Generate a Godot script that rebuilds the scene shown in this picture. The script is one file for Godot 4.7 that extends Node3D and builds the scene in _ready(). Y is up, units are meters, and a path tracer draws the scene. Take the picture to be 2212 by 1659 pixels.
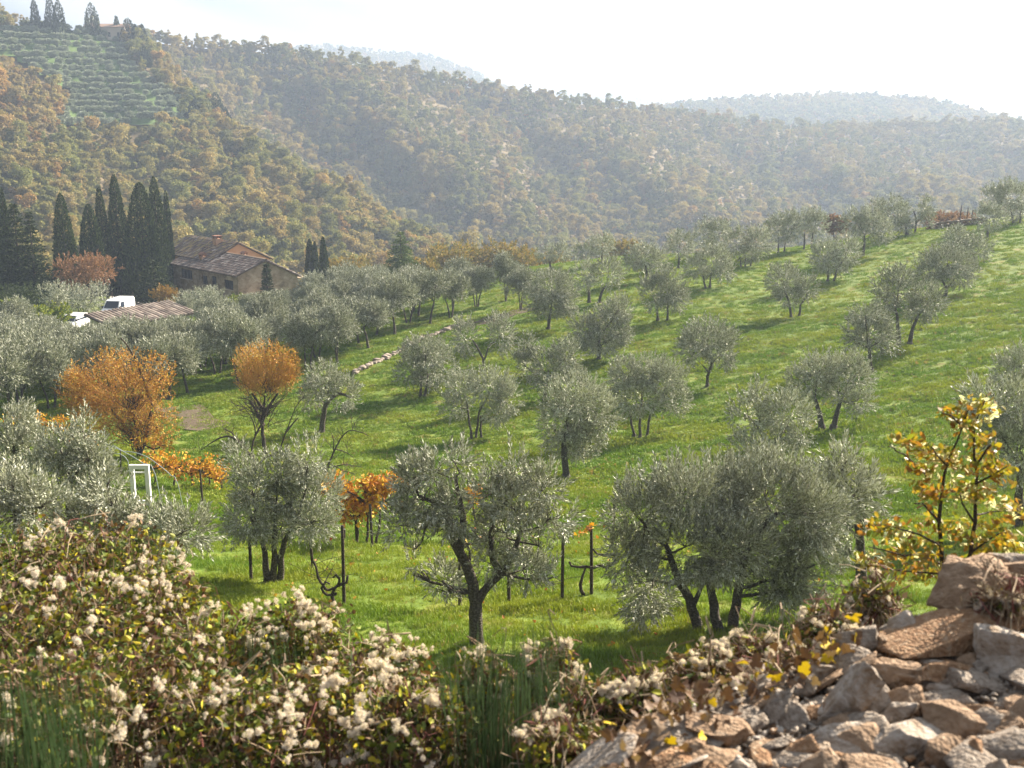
extends Node3D
# An olive slope in a Tuscan valley in late autumn, seen from the top of a bank.
# Units are metres. The camera stands at (0, 20, 0) and looks along -z, 12.6 degrees down.

const EYE := Vector3(0, 20, 0)
const PITCH := 0.220708
const FOCAL := 2409.04          # pixels of the 2212 x 1659 picture that positions were measured in

var rng := RandomNumberGenerator.new()
var noise := FastNoiseLite.new()
var noise_fine := FastNoiseLite.new()
var M := {}
var taken := {}

# ---------------------------------------------------------------- helpers

func ray(px: float, py: float) -> Vector3:
	var d := Vector3((px - 1106.0) / FOCAL, (829.5 - py) / FOCAL, -1.0)
	return d.rotated(Vector3.RIGHT, -PITCH).normalized()

func at(px: float, py: float, dist: float) -> Vector3:
	return EYE + ray(px, py) * dist

func on_depth(px: float, py: float, z: float) -> Vector3:
	var r := ray(px, py)
	return EYE + r * (z / r.z)

func lin(r: float, g: float, b: float) -> Color:
	return Color(r, g, b).linear_to_srgb()

func mat(c: Color, rough := 0.85) -> StandardMaterial3D:
	var m := StandardMaterial3D.new()
	m.albedo_color = c.linear_to_srgb()
	m.roughness = rough
	m.metallic_specular = 0.4
	return m

func leaf_mat(through := 0.6, rough := 0.6, tint := Color(1, 1, 1)) -> StandardMaterial3D:
	var m := StandardMaterial3D.new()
	m.vertex_color_use_as_albedo = true
	m.albedo_color = tint.linear_to_srgb()
	m.roughness = rough
	m.metallic_specular = 0.35
	m.cull_mode = BaseMaterial3D.CULL_DISABLED
	if through > 0.0:
		m.backlight_enabled = true
		m.backlight = Color(through, through, through * 0.75)
	return m

func noise_tex(sd: int, freq: float, ramp: Array, size := 512, octaves := 5, as_normal := false) -> NoiseTexture2D:
	var n := FastNoiseLite.new()
	n.seed = sd
	n.frequency = freq
	n.fractal_octaves = octaves
	n.noise_type = FastNoiseLite.TYPE_SIMPLEX_SMOOTH
	var t := NoiseTexture2D.new()
	t.width = size
	t.height = size
	t.seamless = true
	t.noise = n
	t.as_normal_map = as_normal
	if ramp.size() > 0:
		var g := Gradient.new()
		var offs := PackedFloat32Array()
		var cols := PackedColorArray()
		for e in ramp:
			offs.append(e[0])
			cols.append((e[1] as Color).linear_to_srgb())
		g.offsets = offs
		g.colors = cols
		t.color_ramp = g
	return t

func textured(tex: Texture2D, scale: float, rough := 0.9, bump: Texture2D = null, bump_cm := 1.0, world := true) -> StandardMaterial3D:
	var m := StandardMaterial3D.new()
	m.albedo_texture = tex
	m.uv1_triplanar = true
	m.uv1_world_triplanar = world
	m.uv1_scale = Vector3(scale, scale, scale)
	m.roughness = rough
	m.metallic_specular = 0.3
	if bump:
		m.heightmap_enabled = true
		m.heightmap_texture = bump
		m.heightmap_scale = bump_cm
	return m

func numbered(called: String) -> String:
	if not taken.has(called):
		taken[called] = 0
		return called
	taken[called] += 1
	return "%s_%03d" % [called, taken[called]]

func tag(o: Node, label: String, category: String, group := "", kind := "") -> void:
	if label != "":
		o.set_meta("label", label)
	if category != "":
		o.set_meta("category", category)
	if group != "":
		o.set_meta("group", group)
	if kind != "":
		o.set_meta("kind", kind)

func thing(called: String, where: Vector3, label: String, category: String, group := "", turn := 0.0) -> Node3D:
	var o := Node3D.new()
	o.name = numbered(called)
	add_child(o)
	o.position = where
	o.rotation.y = turn
	tag(o, label, category, group)
	return o

func part(called: String, mesh: Mesh, m: Material, parent: Node) -> MeshInstance3D:
	var o := MeshInstance3D.new()
	o.mesh = mesh
	o.material_override = m
	if parent == self:
		o.name = numbered(called)
		add_child(o)
	else:
		o.name = called
		parent.add_child(o, true)
	return o

# A bag of coloured triangles that grows by whole pieces.
class Bag:
	var v := PackedVector3Array()
	var c := PackedColorArray()
	func add(t: Transform3D, tv: PackedVector3Array, tc: PackedColorArray) -> void:
		v.append_array(t * tv)
		c.append_array(tc)
	func tri(a: Vector3, b: Vector3, d: Vector3, col: Color) -> void:
		v.append(a)
		v.append(b)
		v.append(d)
		c.append(col)
		c.append(col)
		c.append(col)
	func quad(a: Vector3, b: Vector3, d: Vector3, e: Vector3, col: Color) -> void:
		tri(a, b, d, col)
		tri(a, d, e, col)
	func mesh() -> ArrayMesh:
		var m := ArrayMesh.new()
		if v.size() == 0:
			return m
		var arr := []
		arr.resize(Mesh.ARRAY_MAX)
		arr[Mesh.ARRAY_VERTEX] = v
		arr[Mesh.ARRAY_COLOR] = c
		m.add_surface_from_arrays(Mesh.PRIMITIVE_TRIANGLES, arr)
		return m

func flat_colors(n: int, col: Color) -> PackedColorArray:
	var c := PackedColorArray()
	c.resize(n)
	c.fill(col)
	return c

func new_tool() -> SurfaceTool:
	var st := SurfaceTool.new()
	st.begin(Mesh.PRIMITIVE_TRIANGLES)
	st.set_smooth_group(0)
	return st

func close_tool(st: SurfaceTool) -> ArrayMesh:
	st.generate_normals()
	return st.commit()

# A tapered, slightly knobbly tube along points.
func tube(st: SurfaceTool, pts: Array, r0: float, r1: float, sides := 7, knobble := 0.0) -> void:
	var n := pts.size()
	var rings := []
	var side := Vector3.RIGHT
	for i in n:
		var a: Vector3 = pts[maxi(i - 1, 0)]
		var b: Vector3 = pts[mini(i + 1, n - 1)]
		var dir := (b - a).normalized()
		if dir.length() < 0.5:
			dir = Vector3.UP
		side = (side - dir * side.dot(dir))
		if side.length() < 0.1:
			side = dir.cross(Vector3(0.3, 0.1, 0.9)).normalized()
		side = side.normalized()
		var up := dir.cross(side)
		var r := lerpf(r0, r1, float(i) / float(n - 1))
		var ring := []
		for k in sides:
			var ang := TAU * k / sides
			var rr := r * (1.0 + knobble * rng.randf_range(-1, 1))
			ring.append((pts[i] as Vector3) + (side * cos(ang) + up * sin(ang)) * rr)
		rings.append(ring)
	for i in n - 1:
		for k in sides:
			var k2 := (k + 1) % sides
			for q in [rings[i][k], rings[i + 1][k], rings[i + 1][k2], rings[i][k], rings[i + 1][k2], rings[i][k2]]:
				st.add_vertex(q)
	for k in sides:
		st.add_vertex(rings[n - 1][k])
		st.add_vertex(pts[n - 1])
		st.add_vertex(rings[n - 1][(k + 1) % sides])

# Points smoothed through a few given ones, with a little wander.
func curve(pts: Array, step := 0.2, wander := 0.0) -> Array:
	var out := []
	for i in pts.size() - 1:
		var p0: Vector3 = pts[maxi(i - 1, 0)]
		var p1: Vector3 = pts[i]
		var p2: Vector3 = pts[i + 1]
		var p3: Vector3 = pts[mini(i + 2, pts.size() - 1)]
		var k := maxi(1, int((p2 - p1).length() / step))
		for j in k:
			var p: Vector3 = p1.cubic_interpolate(p2, p0, p3, float(j) / k)
			if out.size() > 0 and wander > 0.0:
				p += Vector3(rng.randf_range(-1, 1), rng.randf_range(-1, 1), rng.randf_range(-1, 1)) * wander
			out.append(p)
	out.append(pts[pts.size() - 1])
	return out

func rand_dir() -> Vector3:
	var z := rng.randf_range(-1, 1)
	var a := rng.randf() * TAU
	var r := sqrt(1.0 - z * z)
	return Vector3(r * cos(a), z, r * sin(a))

# A basis whose y axis points along dir, turned about it at random.
func aim(dir: Vector3, scale := 1.0) -> Basis:
	var y := dir.normalized()
	var x := y.cross(Vector3(0.13, 0.4, 0.9)).normalized()
	if x.length() < 0.5:
		x = Vector3.RIGHT
	x = x.rotated(y, rng.randf() * TAU)
	return Basis(x, y, x.cross(y)).scaled(Vector3(scale, scale, scale))

func box(st: SurfaceTool, lo: Vector3, hi: Vector3) -> void:
	var p := [Vector3(lo.x, lo.y, lo.z), Vector3(hi.x, lo.y, lo.z), Vector3(hi.x, hi.y, lo.z), Vector3(lo.x, hi.y, lo.z), Vector3(lo.x, lo.y, hi.z), Vector3(hi.x, lo.y, hi.z), Vector3(hi.x, hi.y, hi.z), Vector3(lo.x, hi.y, hi.z)]
	st.set_smooth_group(-1)
	for f in [[0, 1, 2, 3], [5, 4, 7, 6], [4, 0, 3, 7], [1, 5, 6, 2], [3, 2, 6, 7], [4, 5, 1, 0]]:
		for k in [0, 1, 2, 0, 2, 3]:
			st.add_vertex(p[f[k]])

func face(st: SurfaceTool, a: Vector3, b: Vector3, c: Vector3, d: Vector3) -> void:
	st.set_smooth_group(-1)
	for q in [a, b, c, a, c, d]:
		st.add_vertex(q)

# ---------------------------------------------------------------- the lie of the land

const GX0 := -110.0
const GZ0 := -204.0
const GSTEP := 2.0
const GNX := 111
const GNZ := 111
var land_grid := PackedFloat32Array()

func make_land_grid() -> void:
	var n := HILL_X.size()
	var hx := PackedFloat32Array(HILL_X)
	var hz := PackedFloat32Array(HILL_Z)
	var hw := PackedFloat32Array(HILL_W)
	land_grid.resize(GNX * GNZ)
	for j in GNZ:
		for i in GNX:
			var x := GX0 + i * GSTEP
			var z := GZ0 + j * GSTEP
			var y := hw[n] + hw[n + 1] * x + hw[n + 2] * z
			for k in n:
				var dx := x - hx[k]
				var dz := z - hz[k]
				var r2 := dx * dx + dz * dz
				if r2 > 0.0001:
					y += hw[k] * 0.5 * r2 * log(r2)
			land_grid[j * GNX + i] = y

func land(x: float, z: float) -> float:
	var fx := clampf((x - GX0) / GSTEP, 0.0, GNX - 1.001)
	var fz := clampf((z - GZ0) / GSTEP, 0.0, GNZ - 1.001)
	var i := int(fx)
	var j := int(fz)
	fx -= i
	fz -= j
	var a := lerpf(land_grid[j * GNX + i], land_grid[j * GNX + i + 1], fx)
	var b := lerpf(land_grid[(j + 1) * GNX + i], land_grid[(j + 1) * GNX + i + 1], fx)
	var y := lerpf(a, b, fz)
	# the grass is tussocky and lies in faint steps along the slope
	y += 0.17 * noise.get_noise_2d(x * 9.0, z * 18.0) + 0.08 * noise_fine.get_noise_2d(x * 26.0, z * 48.0)
	# the bank below the camera
	if z > -16.5:
		var t := clampf((-1.9 - z) / 13.6, 0.0, 1.0)
		var top := 17.85 + 0.45 * smoothstep(-1.2, -4.5, x) + 0.35 * smoothstep(0.6, 2.0, x)
		top += 0.06 * noise.get_noise_2d(x * 60.0, z * 60.0)
		y = lerpf(top, y, smoothstep(0.0, 1.0, t) * 0.35 + t * 0.65)
	return y

func ground_hit(px: float, py: float, from := 2.0, to := 220.0) -> Vector3:
	var r := ray(px, py)
	var d := from
	while d < to:
		var p := EYE + r * d
		if p.y < land(p.x, p.z):
			return Vector3(p.x, land(p.x, p.z), p.z)
		d += 0.02 + d * 0.003
	return EYE + r * to

const SLOPE_OLIVES = [
	["olive tree with one leaning trunk and a limb arching over bare grass", -10.13, -57.30, [[[0,-0.15,0],[0.12,0.83,0],[0.31,1.53,0],[1.01,2.06,0],[1.61,1.88,0]]], [[0.25,2.83,0.35,0.94,0.77,1.03],[1.19,2.06,0.02,0.86,0.86,0.8],[-0.32,1.98,-0.32,0.6,0.77,0.58]]],
	["low broad olive tree with two short stems beside the stone path edging", -5.33, -64.61, [[[-0.14,-0.15,-0.02],[-0.05,1.25,0]],[[0.14,-0.15,0.14],[0.33,1.25,0]]], [[-0.74,1.62,-0.1,0.87,0.96,0.75],[0.75,1.5,-0.68,1.25,1.15,1.44],[0.26,2.67,0.26,1.44,0.77,1.33]]],
	["olive tree with forked trunk carrying two separate round crowns", -1.85, -71.76, [[[0,-0.15,0],[-0.05,0.46,0],[-0.42,1.22,0],[-0.73,1.76,0]],[[0.06,0.46,0],[0.32,1.22,0],[0.75,1.65,0]]], [[-1.24,2.04,0.38,0.8,1.11,0.88],[1.17,2.11,-0.12,0.95,1.22,0.95]]],
	["olive tree with a tall side tuft and a bright spreading crown", 1.86, -62.23, [[[0,-0.15,0],[0.09,0.75,0],[0.22,1.32,0]]], [[-1.16,1.94,-0.18,0.65,1.02,0.72],[-1.02,2.96,-0.23,0.44,0.69,0.47],[0.2,1.79,0.45,1.02,1.02,0.94],[1.2,2.52,0.4,0.83,0.88,0.93],[1.53,1.53,-0.32,0.56,0.69,0.59]]],
	["olive tree on three slim stems with a flat-topped silvery crown", -1.81, -54.25, [[[-0.22,-0.15,0.09],[-0.34,1.12,0],[-0.45,1.87,0]],[[-0,-0.15,-0.08],[0.15,1.38,0],[0.56,2.12,0]],[[0.23,-0.15,-0.05],[0.25,1.21,0]]], [[-0.75,2.51,-0.49,0.81,0.65,0.81],[0.72,2.68,-0.09,1.14,0.77,1.04],[1.53,2.09,-0.14,0.65,0.77,0.71],[-1.07,1.67,-0.14,0.65,0.61,0.58],[1.13,1.41,0.16,0.65,0.49,0.64]]],
	["tall dense olive tree with a thick dark trunk above the vine row", 2.19, -43.05, [[[0,-0.15,0],[-0.11,0.93,0],[-0.08,1.74,0],[0.04,2.41,0]]], [[0.26,3.31,0.45,1.24,0.78,1.24],[-0.09,2.34,0.01,1.04,0.98,0.96],[1.17,2.41,-0.49,0.85,0.91,0.96],[0.14,1.26,-0.52,1.04,0.52,1.15],[0.76,1.58,-0.09,0.59,0.59,0.67]]],
	["large olive tree on three spread stems beside the tall dense olive", 6.20, -51.95, [[[-0.27,-0.15,-0.12],[-0.58,1.31,0]],[[-0.04,-0.15,0.06],[-0.03,1.31,0],[0.02,2.11,0]],[[0.31,-0.15,0.04],[0.44,1.07,0],[0.96,1.95,0]]], [[-0.83,2.87,-0.1,0.82,0.78,0.93],[0.3,3.07,0.07,1.01,0.82,0.93],[-0.32,2.03,0.34,1.17,0.74,1.23],[1.14,2.7,0.21,0.93,0.86,0.92],[1.69,1.82,-0.21,0.62,0.7,0.65]]],
	["dark round olive tree with short upright trunk and a wide crown in two clumps", 5.61, -70.27, [[[0,-0.15,0],[-0.01,0.84,0],[-0.08,1.47,0]]], [[-1,1.76,-0.15,0.99,0.99,1.07],[0.67,2.23,-0.5,1.35,1.09,1.3],[-0.21,1.15,0.52,1.45,0.62,1.4],[1.21,3.27,0.19,0.73,0.73,0.75],[1.22,1.75,0.38,0.73,0.78,0.83]]],
	["big mushroom-shaped olive tree on a single dark trunk beside the dirt track", 2.61, -80.75, [[[0,-0.15,0],[0.17,1.02,0],[0.28,1.73,0]]], [[0.26,3.09,0.4,1.78,1.07,1.94],[-0.77,2.04,-0.35,0.83,1.01,0.88],[1.32,2.14,0.35,0.83,0.89,0.81],[0.28,1.86,0.09,1.48,0.77,1.47]]],
	["slender olive tree leaning against its twin beyond the dirt track", 6.29, -89.70, [[[0,-0.15,0],[-0.08,0.98,0],[-0.22,1.63,0]]], [[-0.4,2.35,0.56,1.02,1.18,0.97]]],
	["slender olive tree with bent trunk touching its twin beyond the dirt track", 6.98, -89.25, [[[0,-0.15,0],[0.25,0.84,0],[0.56,1.37,0]]], [[0.81,2.33,-0.14,1.17,1.3,1]]],
	["flat-topped olive tree with short forked trunk on the grassy crest", 11.68, -97.31, [[[0,-0.15,0],[0.09,0.85,0],[-0.04,1.34,0]]], [[-0.03,1.96,-0.14,1.7,1.02,1.76],[-1.08,1.67,0.44,0.85,0.78,0.96],[1.11,1.6,-0.18,0.85,0.78,0.97]]],
	["small olive tree with open crown in front of the golden trees", 4.00, -114.73, [[[0,-0.15,0],[-0.09,0.75,0]]], [[-0.41,1.54,-0.41,1.08,0.83,1.19],[0.92,1.62,-0.38,0.92,0.8,0.89]]],
	["dark olive tree peeping over the grove at the crest", 9.06, -112.50, [[[0,-0.15,0],[-0.01,0.81,0]]], [[0.03,1.79,-0.75,1.47,0.82,1.63],[-1.84,1.26,0.45,1.14,0.68,1.02]]],
	["olive tree on two stems with a two-lobed crown high on the open slope", 11.00, -80.46, [[[-0.32,-0.15,-0.07],[-0.41,0.97,0]],[[0.32,-0.15,-0.02],[0.35,1.09,0]]], [[-0.8,2.04,0.03,1.06,1.18,0.98],[0.31,2.39,-0.01,1,1.24,1.02],[1.09,1.63,-0.33,0.71,1.12,0.78]]],
	["small olive tree with a single straight stem on the crest", 15.52, -103.53, [[[0,-0.15,0],[-0.03,1.05,0]]], [[0.12,2.09,-0.8,1.5,1.2,1.28]]],
	["olive tree half hidden behind others on the crest", 19.99, -111.64, [[[0,-0.15,0],[-0.04,1.41,0]]], [[-0.64,2.33,-0.44,1.21,1.21,1.15],[0.61,2.42,0.62,1.21,1.13,1.35]]],
	["olive tree on three thin stems with twin crowns on the crest", 21.46, -102.30, [[[-0.35,-0.15,-0.03],[-0.61,0.96,0]],[[-0.05,-0.15,0.03],[-0.02,0.96,0]],[[0.4,-0.15,0.07],[0.57,0.96,0]]], [[-0.96,2.28,-0.03,1.19,1.31,1.17],[0.9,2.17,0.28,1.41,1.45,1.56],[0.15,1.24,-0.17,0.89,0.82,0.97]]],
	["olive tree on two curved stems with bright outer leaves on the crest", 26.31, -108.90, [[[-0.27,-0.15,-0.14],[-0.41,0.98,0]],[[0.27,-0.15,-0.11],[0.3,0.98,0]]], [[-0.48,2.31,0,1.42,1.39,1.5],[0.88,2.4,0.22,0.94,1.5,0.8]]],
	["dark olive tree on two thick stems standing on the crest", 29.00, -109.74, [[[-0.35,-0.15,0.03],[-0.35,1.65,0]],[[0.35,-0.15,0.12],[0.44,1.65,0]]], [[-0.3,2.49,-0.37,1.08,1.24,0.98],[0.87,2.54,-0.64,1.19,1.39,1.09]]],
	["umbrella-shaped olive tree with tall bare trunk on the crest", 31.55, -100.31, [[[-0,-0.15,0],[0.03,1.07,0],[0.01,1.94,0]]], [[-0.78,2.99,-0.26,1.45,0.99,1.39],[0.5,2.86,-0.15,1.6,1.38,1.68],[1.55,2.25,0.3,0.87,1.16,0.99]]],
	["wide olive tree in front of the hazy valley near the dry-stone wall", 38.26, -108.46, [[[0,-0.15,0],[-0.23,0.93,0]]], [[-2.95,2.46,-0.14,0.94,0.78,1],[-1.45,1.91,-0.29,1.72,1.56,1.89],[-0.3,1.06,-0.28,0.86,0.94,0.96]]],
	["thin lopsided olive tree with a bare stub beside the dry-stone wall", 39.41, -109.76, [[[0,-0.15,0],[0.08,1.02,0],[-0.26,2.26,0]],[[0.16,1.02,0],[0.72,1.8,0]]], [[0.84,2.27,0,0.76,1.19,0.81],[1.07,1.33,0.03,0.63,0.87,0.6]]],
	["tall olive tree on the skyline above the end of the dry-stone wall", 48.10, -107.09, [[[-0.31,-0.15,-0],[-0.65,1.14,0]],[[0.31,-0.15,0.03],[0.27,1.14,0]]], [[-2.2,2.32,-0.59,1.08,1.16,1.09],[-0.77,2.58,-0.04,1.54,1.46,1.69],[0.26,0.94,-0.62,1.08,0.92,1.1]]],
	["small round olive tree with white-painted trunk foot below the wall", 42.82, -100.91, [[[0,-0.15,0],[-0.01,0.86,0],[0.1,1.29,0]]], [[-0.14,1.97,0.41,1.6,0.95,1.61]]],
	["shaggy olive tree on the upper slope with crown down to the grass", 37.16, -89.55, [[[0,-0.15,0],[-0.14,0.84,0]]], [[-1.58,2.01,0.1,1.3,0.88,1.29],[0.14,1.37,0.14,1.04,1.1,0.96],[-0.98,1.24,0.06,0.91,0.75,0.96]]],
	["heavy dome-shaped olive tree with crown overhanging a leaning trunk", 30.41, -78.13, [[[0,-0.15,0],[0.24,0.56,0],[-0.22,1.25,0]]], [[-1.02,1.77,-0.42,1.14,0.97,1.31],[-0.04,2.49,0.44,1.6,0.97,1.81],[1.09,1.67,-0.25,1.03,0.97,1.01]]],
	["tall dark olive tree behind a brighter one, two trunks side by side", 22.69, -64.24, [[[0,-0.15,0],[-0.16,1.05,0],[-0.34,2,0]]], [[-0.53,3.28,-0.3,1.04,1.04,0.9],[-0.94,2.62,-0.33,0.57,0.71,0.52],[-0.39,4.01,0.25,0.57,0.47,0.51]]],
	["bright silver olive tree with thin dark trunk beside a taller dark one", 23.30, -64.25, [[[0,-0.15,0],[0.07,0.95,0],[0.38,1.71,0]]], [[0.8,2.5,0.22,0.95,0.95,0.88],[0.42,1.84,-0.39,0.76,0.85,0.69]]],
	["olive tree on two parting stems with a thin side crown on open grass", 20.27, -78.95, [[[-0.29,-0.15,0.13],[-0.46,0.98,0],[-0.85,1.91,0]],[[0.29,-0.15,-0.09],[0.36,0.87,0],[0.78,1.45,0]]], [[-1.06,2.58,0.25,1.16,1.02,1.16],[-0.61,1.45,0.05,0.92,0.67,0.91],[0.81,1.99,-0.23,0.87,0.72,0.86]]],
	["olive tree with one thick and one thin curved stem on open grass", 25.98, -90.51, [[[-0.26,-0.15,-0.04],[-0.26,0.99,0]],[[0.26,-0.15,-0.1],[0.52,1.12,0],[0.88,1.64,0]]], [[-0.81,2.07,0.33,1.18,1.32,1.1],[1.22,2.38,-0.44,1.18,1.25,1.12],[0.43,1.31,-0.64,1.32,0.76,1.49]]],
	["olive tree with two close stems just below the crest", 16.13, -91.37, [[[-0.18,-0.15,0.12],[-0.42,1.03,0]],[[0.18,-0.15,-0.08],[0.2,1.03,0]]], [[-0.81,1.62,-0.64,1.06,1,0.92],[0.48,2.23,-0.5,1.46,1.22,1.43],[1.2,1.44,0.11,0.93,0.86,1.07]]],
	["ball-shaped olive tree on a crooked single trunk in open grass", 10.94, -60.99, [[[0,-0.15,0],[0.02,0.59,0],[0.18,1.24,0],[0.11,1.79,0]],[[0.08,0.78,0],[-0.32,1.24,0]]], [[-0.14,2.65,0.2,1.49,0.95,1.68],[-1.01,1.91,-0.35,0.72,0.77,0.8],[0.76,1.86,-0.1,0.82,0.86,0.88]]],
	["wide dark olive tree with spiky top shoots uphill of the thick-stemmed pair", 9.37, -39.73, [[[-0,-0.15,0],[-0.04,0.81,0],[-0.14,1.67,0]],[[0.19,0.93,0],[0.63,1.8,0]]], [[-0.71,2.41,0.01,0.75,0.69,0.66],[-0.42,3.23,0.1,0.33,0.39,0.36],[0.83,2.41,-0.02,0.78,0.75,0.76],[1.16,1.74,0.24,0.45,0.51,0.43],[-0.72,1.2,0.29,0.63,0.51,0.62],[0.3,1.52,-0.1,0.63,0.57,0.6]]],
	["olive tree on a slanting trunk sharing a crown with its partner", 13.89, -48.21, [[[0,-0.15,0],[-0.15,0.73,0],[-0.41,1.4,0]]], [[-0.89,2.15,-0.26,0.79,0.61,0.69],[-0.29,2.76,0.04,0.83,0.61,0.82]]],
	["olive tree on a slanting trunk leaning away from its partner", 14.23, -47.92, [[[0,-0.15,0],[0.13,0.72,0],[0.31,1.31,0]]], [[0.77,2.25,-0.55,0.97,0.9,0.87],[0.92,1.39,0.31,0.61,0.54,0.54],[0.16,1.73,-0.08,0.54,0.54,0.61]]],
	["fluffy pale olive tree with a stout dark trunk high on the slope", 19.43, -59.02, [[[0,-0.15,0],[-0.11,0.69,0],[-0.22,1.31,0]]], [[-0.1,2.14,-0.59,1.27,0.96,1.23],[0.62,1.88,0.21,0.57,0.79,0.49],[-0.94,1.7,-0.32,0.61,0.66,0.69],[-0.57,3.14,0.14,0.66,0.48,0.61]]],
	["olive tree at the slope's edge behind the autumn oak", 22.33, -48.60, [[[0,-0.15,0],[-0.05,0.5,0]]], [[-0.26,1.2,-0.02,0.76,0.72,0.7],[0.22,1.66,0.27,0.58,0.61,0.66]]],
	["big shaggy olive tree close behind the autumn oak", 14.06, -29.23, [[[0,-0.15,0],[-0.13,1.21,0],[-0.25,1.9,-0]]], [[-0.98,3.52,-0.39,0.76,0.42,0.76],[-0.26,3.19,-0.25,0.67,0.71,0.65],[-0.34,2.28,0.23,0.8,0.89,0.85],[-0.77,2.49,-0.15,0.4,0.53,0.38]]],
	["pale olive tree between the oak and the thick-trunked pair", 7.09, -21.16, [[[0,-0.15,0],[-0.09,1.58,0],[-0.19,2.09,0]]], [[-0.57,3.06,-0.03,0.29,0.36,0.28],[-0.49,2.57,0.12,0.56,0.46,0.6],[-0.3,1.77,-0.12,0.62,0.56,0.61],[0.08,2.26,-0.19,0.36,0.39,0.35],[-0.84,2.13,0.21,0.39,0.39,0.39]]],
]
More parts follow.
